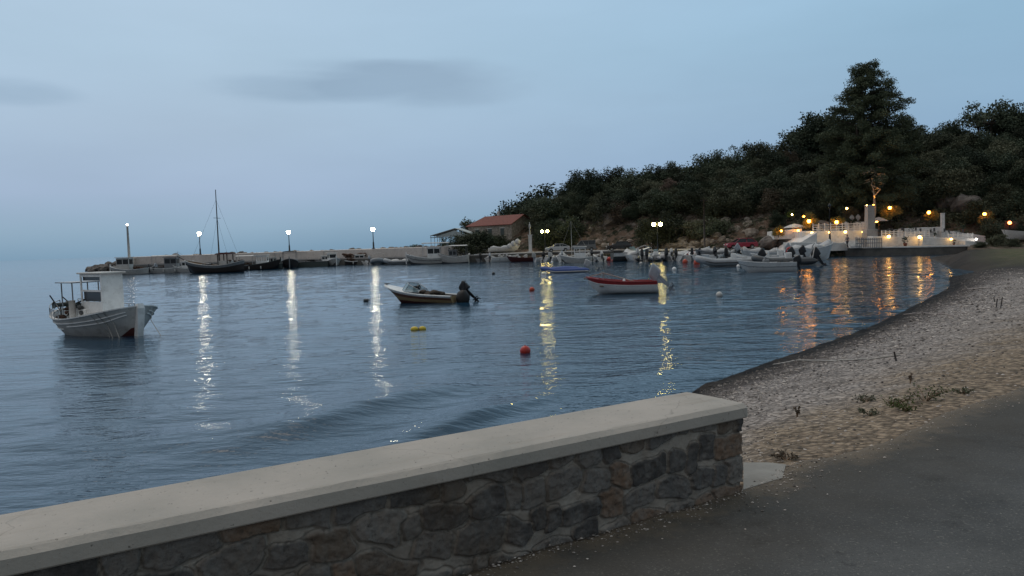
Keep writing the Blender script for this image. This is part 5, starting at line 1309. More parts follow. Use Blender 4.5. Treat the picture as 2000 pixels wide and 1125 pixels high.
skiff('boat carrying a tall upright black outboard above the pointed orange buoy', 1366, 510, 85, 4.4, 1.7, .6, 'white', motor='black', tilt=0, seed=13)
skiff('white boat with white covers heaped forward, middle of the quay row', 1385, 509, 70, 4.8, 1.9, .55, 'white', cover='whitecover', motor='motorgrey', tilt=30, seed=14)
skiff('low grey boat behind the large black outboard left of the striped inflatable', 1404, 508, 40, 4.4, 1.8, .5, 'offwhite', motor='tarp', tilt=35, seed=15)
rib('inflatable with a leaning covered black outboard, left end of the crowded cluster', 1419, 512.5, 70, 4.6, 1.9, 'dkgrey', motor='tarp', tilt=10, seed=6, console=False)
rib('long pale inflatable with a black stripe pointing left out of the crowded cluster', 1476, 520, 164, 6.2, 2.3, 'tube', anchor=(0.6, .9, 0), motor='black', tilt=30, seed=7)
rib('white console inflatable in the middle of the crowded cluster', 1498, 516, 150, 5.6, 2.2, 'tube', anchor=(2.5, 0, 0), motor='black', tilt=25, seed=8)
skiff('white open boat with a green console behind the nearest white boat', 1530, 514, 168, 5.0, 2.0, .6, 'white', anchor=(2.0, 0, 0), motor='black', tilt=25, console=True, seed=16)
skiff('white boat with folded grey covers against the quay, back of the cluster', 1500, 507.5, 172, 5.4, 2.0, .7, 'white', anchor=(2.5, 0, 0), motor='motorgrey', tilt=30, cover='greycover', seed=17)
skiff('white sheeted boat at the right rear of the cluster beneath the terrace steps', 1583, 508, 10, 5.4, 2.0, 1.0, 'white', anchor=(3, 0, 0), motor=None, cover='whitecover', seed=18)
rib('dark inflatable with pale stern arch and two black outboards, rightmost of the cluster', 1592, 518, 165, 5.6, 2.2, 'dkgrey', anchor=(0, 0, 0), motor='black', tilt=35, two=True, arch=True, seed=9)
cabin_boat('dark low boat with a net heap between the masted boat and the white box cabin', 474, 528, 176, 5.0, 2.0, .6, 'dkwood', 'black', None, anchor=(2.5, 0, 0), gear='net', seed=61, gunwale='grey')
skiff('small grey skiff beside the light tower work boat', 291, 534, 150, 4.0, 1.6, .5, 'grey', motor='black', tilt=30, seed=62)
skiff('small dark skiff left of the boat framed by a gantry', 541, 524, 120, 4.2, 1.7, .5, 'green', motor='black', tilt=20, load='net', seed=63)
skiff('little white boat with a load of nets right of the small open cabin boat', 716, 517, 100, 3.8, 1.6, .5, 'offwhite', motor=None, load='net', seed=64)
skiff('white skiff with an upright black outboard just right of the awning boat', 906, 513, 95, 4.0, 1.7, .5, 'white', motor='black', tilt=15, seed=65)
skiff('white tender heaped with grey cloth, right of the boxy white wheelhouse', 1156, 511, 95, 4.0, 1.7, .6, 'white', motor='black', tilt=40, load='greycover', seed=66)
skiff('small white boat with a hooded outboard above the small white buoy pair', 1062, 511, 70, 4.0, 1.6, .5, 'white', motor='tarp', tilt=35, seed=67)
skiff('low white tender between the silver sedan and the white wheelhouse boat', 1098, 511, 85, 3.8, 1.6, .55, 'white', motor='motorgrey', tilt=40, cover='greycover', seed=68)
skiff('white boat squeezed between the dark hulled speedboat and the twin outboards', 1245, 510.5, 100, 4.4, 1.8, .7, 'white', motor='whitecover', tilt=20, cover='whitecover', seed=69)
skiff('pale skiff with upturned white outboard left of the twin black motors', 1312, 510, 95, 4.2, 1.7, .6, 'offwhite', motor='whitecover', tilt=50, seed=70)
skiff('white skiff filling the gap left of the leaning covered outboard', 1397, 510, 100, 4.4, 1.8, .65, 'white', motor='black', tilt=45, load='whitecover', seed=71)
skiff('blue grey sheeted boat behind the striped inflatable', 1440, 508, 165, 5.0, 2.0, .8, 'grey', motor='motorgrey', tilt=30, cover='greycover', seed=72)
cabin_boat('small pale open boat with a white cuddy left of the masted boat', 366, 532, 175, 4.6, 2.0, .55, 'offwhite', 'dkgrey', (.3, .6, 1.1), 'white', anchor=(2.3, 0, 0), gear='greycover', seed=81)
cabin_boat('green grey fishing boat with a gantry just right of the box cabin boat', 530, 525, 170, 5.0, 2.1, .6, 'green', 'black', (.3, .55, 1.2), 'offwhite', anchor=(2.5, 0, 0), gear='net', seed=82, frame=True)
cabin_boat('white cuddy boat moored over the right part of the dark green work barge', 634, 519, 10, 4.2, 1.9, .55, 'offwhite', 'dkgrey', (.35, .65, 1.1), 'white', anchor=(2.1, 0, 0), gear='dkgrey', seed=83)
skiff('white skiff with bundled nets left of the hoop framed inflatable', 722, 517, 80, 4.0, 1.8, .6, 'white', motor='motorgrey', tilt=30, load='net', seed=84)
skiff('white open boat between the pale covered inflatable and the striped caique', 800, 515.5, 85, 4.2, 1.8, .6, 'white', motor='black', tilt=30, load='greycover', seed=85)
skiff('pale blue grey tender between the two left end work boats', 305, 533.5, 60, 3.8, 1.7, .6, 'grey', motor='motorgrey', tilt=30, load='net', seed=86)
skiff('white dinghy with a white motor just left of the dark bow on fishing boat', 551, 523, 80, 3.8, 1.6, .6, 'white', motor='whitecover', tilt=30, seed=87)
mb = MB(); bt = thing('lifebuoy', 'red ring lifebuoy hanging above the boats of the crowded cluster', 'lifebuoy'); bt.location = at(1543, 513, 0); 
y_ = bt.location.y; p = aty(1543, 491, y_); bt.location = (p.x, y_, p.z)
mb.tube([(.42 * math.cos(a), 0, .42 * math.sin(a)) for a in [2 * PI * i / 20 for i in range(21)]], .12, 8); mb.build('ring', 'lifered', bt); MB().tube([(.0, 0, -.5), (0, .02, -1.3)], .04, 6).build('post', 'metal', bt)

# ------------------------------------------------------------ buoys
def buoy(name, px, py, r, m, label, sh=1.0, cone=False, group=None):
    bt = thing(name, label, 'buoy', at(px, py, 0), group=group); mb = MB()
    if cone: mb.lathe([(.02, -r * 1.3), (r * .8, -r * .2), (r, r * .5), (r * .7, r * 1.2), (r * .2, r * 1.5)], n=12)
    else: mb.ball((0, 0, r * .45), (r, r, r * sh), 16, 10)
    mb.build('float', m, bt); MB().tube([(0, 0, r * .9), (0, 0, r * 1.55)], r * .14, 6).lathe([(r * .25, r * 1.35), (r * .25, r * 1.45)], n=8).build('eye', m, bt)
    return bt
buoy('mooring_buoy', 1026, 690, .165, 'redbuoy', 'round red mooring buoy, nearest to the wall')
buoy('mooring_buoy', 1039, 568, .19, 'orange', 'orange red buoy above the near red one, left of the red boat')
buoy('mooring_buoy', 1190, 509, .42, 'redbuoy', 'larger of the two touching red buoys below the quay')
buoy('mooring_buoy', 1198, 511, .3, 'redbuoy', 'smaller of the two touching red buoys below the quay')
buoy('mooring_buoy', 1252, 516, .22, 'offwhite', 'small dirty white buoy in front of the twin outboards')
buoy('mooring_buoy', 1317, 528, .24, 'white', 'white ball buoy on the dark water right of the lamp reflection')
buoy('mooring_buoy', 1338, 514, .36, 'orange', 'faded orange buoy in front of the boat with a red patch', cone=True)
buoy('mooring_buoy', 1361, 516, .42, 'orange', 'pointed orange red buoy, right of the faded orange one', cone=True)
buoy('mooring_buoy', 1405, 579, .19, 'offwhite', 'pale buoy alone on the water right of the red boat')
buoy('mooring_buoy', 1442, 522, .2, 'white', 'white buoy under the bow of the striped inflatable', cone=True)
buoy('mooring_buoy', 964, 536, .18, 'black', 'tiny dark buoy right of the cream and brown runabout')
buoy('mooring_buoy', 1078, 514, .22, 'white', 'white buoy left of the small white caique')
buoy('mooring_buoy', 1412, 517, .2, 'offwhite', 'white float hanging under the leaning covered outboard')
bt = thing('mooring_float', 'dark cylindrical float left of the cream and brown runabout', 'buoy', at(716, 589, 0)); MB().tube([(-.18, 0, .06), (.12, 0, .08)], .11, 10).build('float', 'dkgrey', bt); MB().ball((.17, 0, .1), (.07, .07, .07), 8, 6).build('cap', 'motorgrey', bt)
bt = thing('mooring_float', 'pair of yellow floats lashed together in the middle of the bay', 'buoy', at(817, 645, 0)); MB().ball((-.15, 0, .05), (.17, .12, .11), 12, 8).build('float', 'yellow', bt); MB().ball((.16, .03, .05), (.16, .12, .11), 12, 8).build('float', 'yellow', bt); MB().tube([(-.05, 0, .08), (.05, 0, .08)], .05, 6).build('lashing', 'rope', bt)
bt = thing('mooring_float', 'flat white float beside the bow of the blue inflatable', 'buoy', at(1062, 535, 0)); MB().ball((0, 0, .05), (.3, .2, .14), 10, 6).build('float', 'white', bt); MB().ball((.32, 0, .06), (.06, .06, .06), 6, 5).build('eye', 'offwhite', bt)
# ------------------------------------------------------------ lamps, tower, buildings
bt = thing('light_tower', 'tall slender white harbour light column with a small lamp at the breakwater tip', 'light tower', on(251, 3.2, 1.45))
y_ = bt.location.y; ztop = aty(246, 440, y_).z - 1.45
MB().lathe([(.42, 0), (.42, .4), (.34, .5), (.2, ztop - .3), (.3, ztop - .25), (.3, ztop - .15), (.1, ztop - .1)], n=14).build('column', 'offwhite', bt)
MB().box((0, 0, .75), (1.9, 1.6, 1.5), bev=.05).build('base_block', 'molewall', bt)
MB().ball((0, 0, ztop + .12), .22, 12, 8).build('lamp', 'lamp_dim', bt)
def mole_lamp(px, pytop, label):
    p = on(px, 5.0, 3.16); bt = thing('street_lamp', label, 'street lamp', p, group='lamps on the breakwater wall')
    h = aty(px, pytop, p.y).z - p.z
    MB().lathe([(.3, 0), (.3, .12), (.2, .2), (.17, 1.3), (.1, 1.5), (.07, h - .55), (.12, h - .5), (.3, h - .42), (.26, h - .36)], n=10).build('post', 'iron', bt)
    MB().lathe([(.2, h - .36), (.4, h - .05), (.37, h + .25), (.16, h + .38)], n=12).build('lamp_glass', 'lamp_white', bt)
    MB().lathe([(.18, h + .38), (.2, h + .42), (.05, h + .55)], n=10).build('lamp_cap', 'iron', bt)
mole_lamp(390.5, 457, 'lit white lamp on a dark post, leftmost of the three on the breakwater wall')
mole_lamp(565, 454, 'lit white lamp on a dark post, middle one of the three on the breakwater wall')
mole_lamp(729.5, 448, 'lit white lamp on a dark post, rightmost of the three on the breakwater wall')
def twin_lamp(px, pybase, pyl, spread, Y, zb, label, r=.26):
    p = aty(px, pybase, Y); bt = thing('street_lamp', label, 'street lamp', (p.x, Y, zb)); h = aty(px, pyl, Y).z - zb
    MB().lathe([(.2, 0), (.2, .15), (.12, .3), (.09, 1.1), (.06, 1.2), (.045, h + .3), (.01, h + .5)], n=8).build('post', 'iron', bt)
    w = spread * Y / 1500 / 2
    MB().tube([(-w, 0, h - .32), (-w * .5, 0, h - .12), (0, 0, h - .25), (w * .5, 0, h - .12), (w, 0, h - .32)], .025, 6).build('bracket', 'iron', bt)
    for sgn in (-1, 1):
        MB().ball((sgn * w, 0, h), r, 14, 9).build('lamp_globe', 'lamp_yellow', bt)
        MB().lathe([(.05, h - .34), (.12, h - .28), (.12, h - .2)], c=(sgn * w, 0, 0), n=8).build('lamp_holder', 'iron', bt)
twin_lamp(1065, 489, 452, 10.5, 142, 1.5, 'black post with two yellow lit globes beside the silver sedan, left one of two')
twin_lamp(1284.5, 480, 438, 13, 121.5, 1.5, 'black post with two bright yellow globes in front of the boulder bank', r=.3)

# stone house: long front facing left of the viewer, gable to the right
hs = thing('stone_house', 'long stone house with a red tiled gable roof at the root of the breakwater', 'house')
C_ = aty(1000, 470, 158); hs.location = (C_.x, 158, 1.0); ANG = R_(137); hs.rotation_euler = (0, 0, ANG)
ze = aty(1000, 437.5, 158).z - 1.0; LH = 12.8; WH = 7.4
zr = aty(1028, 419, 158 + 2.6).z - 1.0
MB().box((LH / 2, -WH / 2, ze / 2), (LH, WH, ze)).build('wall', 'stonewall', hs)
mb = MB()
mb.loft([[(0.0, -.0, ze), (0.0, -WH, ze), (0.0, -WH / 2, zr - .12)], [(.3, 0, ze), (.3, -WH, ze), (.3, -WH / 2, zr - .12)]]); mb.build('gable', 'stonewall', hs)
mb = MB(); ov = .35
for sgn in (0, 1):
    y0 = .4 if sgn == 0 else -WH - .4; yr = -WH / 2
    lo = ze - .12
    a = [(-ov, y0, lo), (-ov, yr, zr), (-ov, yr, zr + .14), (-ov, y0, lo + .14)]; b_ = [(LH + ov, y0, lo), (LH - 1.6, yr, zr), (LH - 1.6, yr, zr + .14), (LH + ov, y0, lo + .14)]
    mb.loft([a, b_])
mb.loft([[(LH + ov, .4, ze - .1), (LH + ov, -WH - .4, ze - .1), (LH + ov, -WH - .4, ze + .03), (LH + ov, .4, ze + .03)], [(LH - 1.6, -WH / 2 + .02, zr + .1), (LH - 1.6, -WH / 2 - .02, zr + .1), (LH - 1.6, -WH / 2 - .02, zr + .15), (LH - 1.6, -WH / 2 + .02, zr + .15)]])
rf = mb.build('roof', 'roof', hs)
MB().box((7.6, -WH / 2 - .5, zr + .35), (.4, .4, 1.3)).box((7.6, -WH / 2 - .5, zr + 1.05), (.55, .55, .1)).build('chimney', 'offwhite', rf)
MB().box((LH / 2, .02, ze - .06), (LH, .06, .14)).build('cornice', 'roof', hs)
for x_ in (2.6, 6.2, 10):
    w_ = MB().box((x_, .035, ze - 1.5), (1.05, .05, 1.5)).build('window', 'green', hs); MB().box((x_, .06, ze - 2.3), (1.35, .16, .1)).build('sill', 'offwhite', w_); MB().box((x_, .045, ze - .68), (1.4, .07, .16)).build('lintel', 'offwhite', w_)
# pavilion
pv = thing('pavilion', 'white open sided pavilion with a canvas gable roof beyond the breakwater root', 'pavilion')
Y = 160.0; a = aty(840, 461, Y); c_ = aty(888, 446.5, Y); e_ = aty(925, 461, Y + 1); z0 = 1.6; pv.location = (c_.x, Y, z0)
xl, xr, zE, zA = a.x - c_.x, e_.x - c_.x, a.z - z0, c_.z - z0
MB().loft([[(xl, 0, zE), (0, 0, zA), (xr, 0, zE), (xr, 0, zE + .1), (0, 0, zA + .12), (xl, 0, zE + .1)], [(xl + 1.2, 6, zE), (1.2, 6, zA), (xr + 1.2, 6, zE), (xr + 1.2, 6, zE + .1), (1.2, 6, zA + .12), (xl + 1.2, 6, zE + .1)]]).build('roof', 'canvas', pv)
MB().prism_y([(xl + .8, zE - .25), (0, zA - .35), (xr - .8, zE - .25)], .1, .16).build('gable_canvas', 'canvas', pv)
mb = MB(); mb.tube([(xl, 0, zE), (0, 0, zA)], .07, 5); mb.tube([(0, 0, zA), (xr, 0, zE)], .07, 5); mb.tube([(xl, 0, zE - .35), (xr, 0, zE - .35)], .07, 5); mb.build('truss', 'grey', pv)
for x_ in (xl + .15, xl + .9, xl + 1.5, xl + 4.4, xr - .2):
    MB().tube([(x_, 0, -1), (x_, 0, zE)], .055, 5).build('post', 'white', pv); MB().tube([(x_ + 1.2, 6, -1), (x_ + 1.2, 6, zE)], .055, 5).build('post', 'white', pv)
MB().box((xr - 1.6, .5, 1.3), (2.6, .1, 2.6)).build('wind_screen', 'grey', pv)
# pedestal with statue
Y = 139.0; p = aty(1036, 489, Y); st = thing('monument', 'white pillar carrying a slim pale statue at the corner of the quay', 'monument', (p.x, Y, 1.5))
hz = aty(1035, 458.5, Y).z - 1.5; ht = aty(1034, 434, Y).z - 1.5
MB().loft([[(a * w, b_ * w, z) for a, b_ in ((-1, -1), (1, -1), (1, 1), (-1, 1))] for z, w in ((0, .5), (.25, .5), (.26, .3), (hz * .5, .27), (hz - .12, .33), (hz - .1, .4), (hz, .4))]).build('pillar', 'limew', st)
mb = MB(); s_ = ht - hz; mb.lathe([(.13, hz), (.15, hz + s_ * .12), (.1, hz + s_ * .25), (.08, hz + s_ * .4), (.12, hz + s_ * .55), (.17, hz + s_ * .72), (.15, hz + s_ * .82), (.05, hz + s_ * .85), (.09, hz + s_ * .9), (.08, hz + s_ * .97), (.01, hz + s_)], n=8)
mb.tube([(.12, 0, hz + s_ * .8), (.22, 0, hz + s_ * .65), (.1, -.1, hz + s_ * .55)], .04, 6); mb.tube([(-.12, 0, hz + s_ * .8), (-.22, -.05, hz + s_ * .68), (-.1, -.1, hz + s_ * .75)], .04, 6); mb.build('statue', 'offwhite', st)
# utility pole
p = aty(1376, 475, 121.5); up = thing('utility_pole', 'dark wooden utility pole standing against the wooded slope', 'utility pole', (p.x, 121.5, 1.3)); h_ = aty(1376, 387, 121.5).z - 1.3
MB().tube([(0, 0, 0), (0, 0, h_)], [.16, .1], 8).build('post', 'dkwood', up); MB().box((0, 0, h_ - .4), (1.1, .09, .09)).tube([(-.45, 0, h_ - .35), (-.45, 0, h_ - .2)], .04, 6).tube([(.45, 0, h_ - .35), (.45, 0, h_ - .2)], .04, 6).build('crossarm', 'dkwood', up)
# small rail on the bank
p = aty(1335, 446, 126); fn = thing('fence', 'short wooden rail fence on top of the boulder bank', 'fence', (p.x, 126, p.z - .6))
for x_ in (-1.3, 0, 1.3): MB().tube([(x_, 0, -.3), (x_, 0, .7)], .035, 5).build('post', 'bark', fn)
MB().tube([(-1.5, 0, .66), (1.5, 0, .68)], .035, 5).build('rail', 'bark', fn)

# ------------------------------------------------------------ cars
def car(label, px, py, Y, z, hdg, paint, kind='sedan', L=4.3):
    bt = thing('parked_car', label, 'car'); p = aty(px, py, Y); bt.location = (p.x, Y, z); bt.rotation_euler = (0, 0, R_(hdg)); W = .84
    hh = {'sedan': [(-2.15, .62), (-2.1, .92), (-1.55, .96), (-.95, 1.38), (.35, 1.4), (1.05, .98), (1.95, .82), (2.15, .6)], 'hatch': [(-2.1, .6), (-2.05, .95), (-1.85, 1.1), (-1.4, 1.45), (.3, 1.5), (1.1, 1.02), (1.95, .85), (2.1, .6)], 'van': [(-2.1, .6), (-2.08, 1.0), (-2.0, 1.75), (-1.8, 1.85), (.5, 1.85), (1.2, 1.15), (1.95, 1.0), (2.1, .6)]}[kind]
    k = L / 4.3; belt = .93 if kind != 'van' else 1.1
    lowp = [(-2.15 * k, .3), (-2.17 * k, .6)] + [(x * k, min(z_, belt)) for x, z_ in hh] + [(2.17 * k, .55), (2.12 * k, .28)]
    # body with arches cut as darker wells: profile swept across in 5 stations
    mb = MB(); st_ = [(-W, -.06), (-W * .96, 0), (-W * .5, .03), (W * .5, .03), (W * .96, 0), (W, -.06)]
    mb.loft([[(x * (1 - .02 * (abs(y) > W * .98)), y, z_ + dz * (1 if z_ > .5 else 0)) for x, z_ in lowp] for y, dz in st_], smooth=False); mb.build('body', paint, bt)
    gp_ = [(x * k, z_) for x, z_ in hh if z_ > belt - .02]; x0, x1 = gp_[0][0], gp_[-1][0]
    up_ = [(x0, belt - .04)] + [q for q in gp_ if q[1] > belt + .05] + [(x1, belt - .04)]
    mb = MB(); mb.loft([[(x, y, z_) for x, z_ in up_] for y in (-W * .9, W * .9)]); g = mb
    for i, v in enumerate(g.v):
        q = max(0, (v[2] - belt) / .5); g.v[i] = (v[0], v[1] * (1 - .17 * q), v[2])
    g.build('window', 'carglass', bt)
    tops = [q for q in up_ if q[1] > (1.3 if kind != 'van' else 1.7)]
    mb = MB(); xa, xb = tops[0][0], tops[-1][0]; zt = max(q[1] for q in tops)
    mb.box(((xa + xb) / 2, 0, zt + .0), (xb - xa + .1, W * 1.52, .07), bev=.03)
    for sgn in (-1, 1):
        for xx, xt in ((x0 + .05, xa + .03), ((xa + xb) / 2 - .05, (xa + xb) / 2 - .05), (x1 - .05, xb - .03)): mb.tube([(xx, sgn * W * .9, belt - .03), (xt, sgn * W * .77, zt)], .04, 5)
    mb.build('roof', paint, bt)
    for x_ in (-1.3 * k, 1.3 * k):
        for sgn in (-1, 1):
            wl_ = MB().tube([(x_, sgn * (W - .2), .32), (x_, sgn * (W + .02), .32)], .33, 14).build('wheel', 'tyre', bt); MB().tube([(x_, sgn * (W + .0), .32), (x_, sgn * (W + .035), .32)], .2, 12).build('hubcap', 'metal', wl_)
    for sgn in (-1, 1):
        MB().box((2.13 * k, sgn * .6, .68), (.08, .35, .13), bev=.02).build('headlight', 'white', bt); MB().box((-2.15 * k, sgn * .62, .78), (.06, .3, .14), bev=.02).build('tail_light', 'red', bt)
    MB().box((2.14 * k, 0, .42), (.12, 1.55, .16), bev=.04).box((-2.15 * k, 0, .42), (.12, 1.55, .16), bev=.04).build('bumper', 'dkgrey', bt)
    return bt
car('silver sedan parked on the quay facing left beside the left double lamp', 1089, 489, 139, 1.52, 187, 'carsilver', 'sedan')
car('dark grey van parked behind the wheelhouse of the small white caique', 1140, 486, 137, 1.52, 178, 'cargrey', 'van', 4.4)
car('low black car parked against the reddish bank', 1209, 485, 130, 1.5, 176, 'carblack', 'hatch', 4.3)
car('dark red car parked at the left end of the terrace', 1447, 482, 113, 1.38, 182, 'carred', 'hatch', 4.6)
# moped near the lamp
p = aty(1268, 482, 122); mp_o = thing('moped', 'dark moped parked at the foot of the right double lamp', 'moped', (p.x, 122, 1.52))
MB().tube([(-.6, -.05, .28), (-.6, .05, .28)], .28, 12).tube([(.6, -.05, .28), (.6, .05, .28)], .28, 12).build('wheel', 'tyre', mp_o); MB().box((-.3, 0, .65), (.9, .28, .3), bev=.1).box((.15, 0, .35), (.5, .25, .1)).tube([(.6, 0, .3), (.4, 0, 1.0)], .06, 6).build('body', 'carblack', mp_o); MB().tube([(.38, -.3, 1.02), (.38, .3, 1.02)], .03, 6).build('handlebar', 'metal', mp_o)
# things stored on the quay
bt = skiff('white boat under sheets hauled out on the quay, left of the white pedestal', 985, 486, 4, 6.0, 2.0, .6, 'white', anchor=(3, 0, 0), motor=None, cover='whitecover', seed=31, name='beached_boat'); p = aty(985, 487, 146); bt.location = (p.x - 3, 146, 1.95); bt.scale = (1, 1, 1)
MB().box((1.2, 0, -.32), (.15, 1.3, .25)).box((4.0, 0, -.32), (.15, 1.0, .25)).build('cradle', 'wood', bt)
for i, (px_, dz, lb) in enumerate(((1003, 476, 'round white sack piled on the hauled out boat, left one'), (1011, 472, 'round white sack topmost on the hauled out boat'), (996, 481, 'small white sack at the left of the pile'))):
    p = aty(px_, dz, 144.5); o = MB().ball((0, 0, 0), (.55, .5, .5), 12, 8, .08, i).tube([(0, 0, .45), (.05, 0, .62)], [.1, .16], 8).build('sack', 'whitecover'); o.location = p; tag(o, lb, 'sack')
bt = skiff('pale boat lying on the quay behind the awning boat', 932, 490, 182, 4.6, 1.7, .5, 'offwhite', anchor=(2.3, 0, 0), motor=None, cover='whitecover', seed=33, name='beached_boat'); p = aty(930, 488, 150); bt.location = (p.x + 2.3, 150, 1.8); bt.scale = (1, 1, 1)
MB().box((1.2, 0, -.25), (.15, 1.2, .2)).box((3.2, 0, -.25), (.15, 1.0, .2)).build('cradle', 'wood', bt)
o = lump(34, 0, 0, 0, 2.4, .8, .75, 77, .42).build('net_heap', 'net'); p = on(692, 2.4, 1.5); o.location = p; tag(o, 'big heap of brown fishing net on the breakwater deck', 'net heap')
for i, (px_, lb) in enumerate(((1188, 'thin white bollard left of the speedboat, left one of two'), (1197, 'thin white bollard left of the speedboat, right one of two'))):
    p = on(px_ * 1.0, .4, qz(px_)); b_ = thing('bollard', lb, 'bollard', p); MB().lathe([(.09, 0), (.08, 1.0), (.1, 1.02), (.1, 1.1), (.03, 1.15)], n=8).build('post', 'white', b_); MB().lathe([(.16, 0), (.16, .05)], n=8).build('foot', 'metal', b_)

# ------------------------------------------------------------ terrace of the restaurant
def T(px, py, Y): return aty(px, py, Y)
def wallpiece(name, label, px0, px1, pyt0, pyt1, pyb, Y, th, m='limew', cat='wall', group=None, Y1=None):
    """a wall from px0 to px1 at depth Y, its top seen at pyt0..pyt1, its foot at pyb"""
    Y1 = Y1 or Y
    a, b_, c_, d_ = T(px0, pyb, Y), T(px1, pyb, Y1), T(px1, pyt1, Y1), T(px0, pyt0, Y)
    z0 = min(a.z, b_.z) - .5; mb = MB(); n = 14; rr = random.Random(int(px0)); rings = []
    for i in range(n + 1):
        q = i / n; x = a.x + (b_.x - a.x) * q; y = Y + (Y1 - Y) * q; zt = d_.z + (c_.z - d_.z) * q + rr.uniform(-.03, .03)
        rings.append([(x, y, z0), (x, y + .03, zt - .05), (x, y + .06, zt), (x, y + th, zt), (x, y + th, z0)])
    mb.loft(rings); o = mb.build(name, m); tag(o, label, cat, group); return o
wallpiece('terrace_wall', 'big whitewashed retaining wall of the terrace, between the steps and the tall grey chimney', 1566, 1692, 451.5, 449.5, 474, 108, 5.0)
wallpiece('terrace_plinth', 'low whitewashed ledge along the foot of the big retaining wall', 1545, 1680, 473, 474, 481, 105, 3.0)
# sloping white flank at the left
a = T(1543, 481, 105.2); b_ = T(1577, 452, 108.5); mb = MB(); mb.loft([[(a.x, 105.2, .8), (a.x + .6, 105.2, a.z), (b_.x + .2, 105.6, b_.z - .2), (b_.x + .2, 105.6, .8)], [(a.x, 111, .8), (a.x + .6, 111, a.z), (b_.x + .2, 111, b_.z - .2), (b_.x + .2, 111, .8)]]); tag(mb.build('ramp_wall', 'limew'), 'sloping whitewashed flank at the left end of the terrace', 'wall')
wallpiece('terrace_wall', 'upper left whitewashed wall lit by two warm lamps left of the terrace', 1512, 1567, 452, 446, 459, 111, 3.0)
wallpiece('terrace_wall', 'whitewashed lower terrace wall right of the tall grey chimney', 1706, 1800, 461, 462, 482, 104, 3.0)
wallpiece('terrace_wall', 'whitewashed lower terrace wall, right part with the barrels', 1802, 1905, 463, 466, 481.5, 103, 3.0)
wallpiece('terrace_wall', 'low white end wall beside the green bush', 1886, 1945, 470, 476, 481, 101.5, 2.0)
wallpiece('garden_wall', 'rough white dry stone wall rising behind the right terrace', 1765, 1845, 446, 443, 462, 109, 1.5)
wallpiece('garden_wall', 'rough white stepped wall right of the plain white pillar', 1845, 1925, 450, 461, 468, 108, 1.5)
wallpiece('upper_wall', 'small white wall at the back of the upper terrace beneath the lit tree', 1600, 1640, 436, 436, 447, 113, 1.0)
wallpiece('upper_wall', 'white wall with urns at the back of the upper terrace', 1655, 1692, 433, 433, 447, 112, 1.0)
# steps
a = T(1706, 482, 103.2); st = thing('steps', 'white concrete steps left of the lower terrace wall by the person', 'steps', (T(1672, 482, 103).x, 103, 1.15)); mb = MB()
for i in range(6): mb.box((0, i * .3 + .15, .14 + i * .14), (1.6, .3, .28 + i * .28 if False else .3))
mb.build('tread', 'limew', st); MB().tube([(.85, 0, .9), (.85, 1.8, 1.7)], .03, 5).tube([(.85, 0, 0), (.85, 0, .9)], .03, 5).tube([(.85, 1.8, .8), (.85, 1.8, 1.7)], .03, 5).build('handrail', 'white', st)
def railing(label, px0, px1, py0, py1, Y, hgt, n, m='white', rails=3):
    a, b_ = T(px0, py0, Y), T(px1, py1, Y); r_ = thing('railing', label, 'railing', (a.x, Y, a.z)); L = b_.x - a.x; dz = b_.z - a.z
    for i in range(n + 1): q = i / n; MB().box((L * q, 0, dz * q + hgt / 2), (.09, .09, hgt + .3)).build('post', m, r_)
    mb = MB()
    for k in range(rails): zz = hgt * (k + 1) / rails; mb.box((L / 2, 0, dz / 2 + zz - .05), (L, .05, .1))
    mb.build('rail', m, r_); return r_
railing('white three bar railing along the edge of the upper terrace', 1588, 1691, 451, 450, 108.4, .95, 9)
railing('white railing above the right lower terrace wall near the chimney', 1722, 1762, 462, 462, 104.5, .7, 5)
railing('white railing above the right lower terrace wall, middle', 1768, 1815, 463, 463, 104.5, .7, 5)
railing('white railing at the far right of the terrace', 1852, 1900, 465, 466, 103.5, .6, 5)
railing('grey wooden deck railing in front of the right terrace', 1672, 1722, 481, 482, 101.5, 1.0, 14, m='grey', rails=2)
# tall grey chimney column
Y = 106.5; p = T(1699, 482, Y); ch = thing('chimney_column', 'tall square grey masonry column in front of the lit tree', 'column', (p.x, Y, 1.2)); ht = T(1699, 402, Y).z - 1.2
MB().loft([[(a * w, b_ * w, z) for a, b_ in ((-1, -1), (1, -1), (1, 1), (-1, 1))] for z, w in ((0, .75), (ht * .42, .75), (ht * .43, .52), (ht, .45))]).build('shaft', 'concrete', ch); MB().box((0, 0, ht + .04), (1.05, 1.05, .09), bev=.02).build('cap', 'offwhite', ch)
Y = 108.0; p = T(1841, 452, Y); ch = thing('pillar', 'plain white upright pillar among the right terrace walls', 'pillar', (p.x, Y, 3.0)); ht = T(1841, 417, Y).z - 3.0
MB().loft([[(a * .2, b_ * .2, z) for a, b_ in ((-1, -1), (1, -1), (1, 1), (-1, 1))] for z in (-2, ht)]).build('shaft', 'limew', ch); MB().box((0, 0, ht + .03), (.46, .46, .06)).build('cap', 'white', ch)
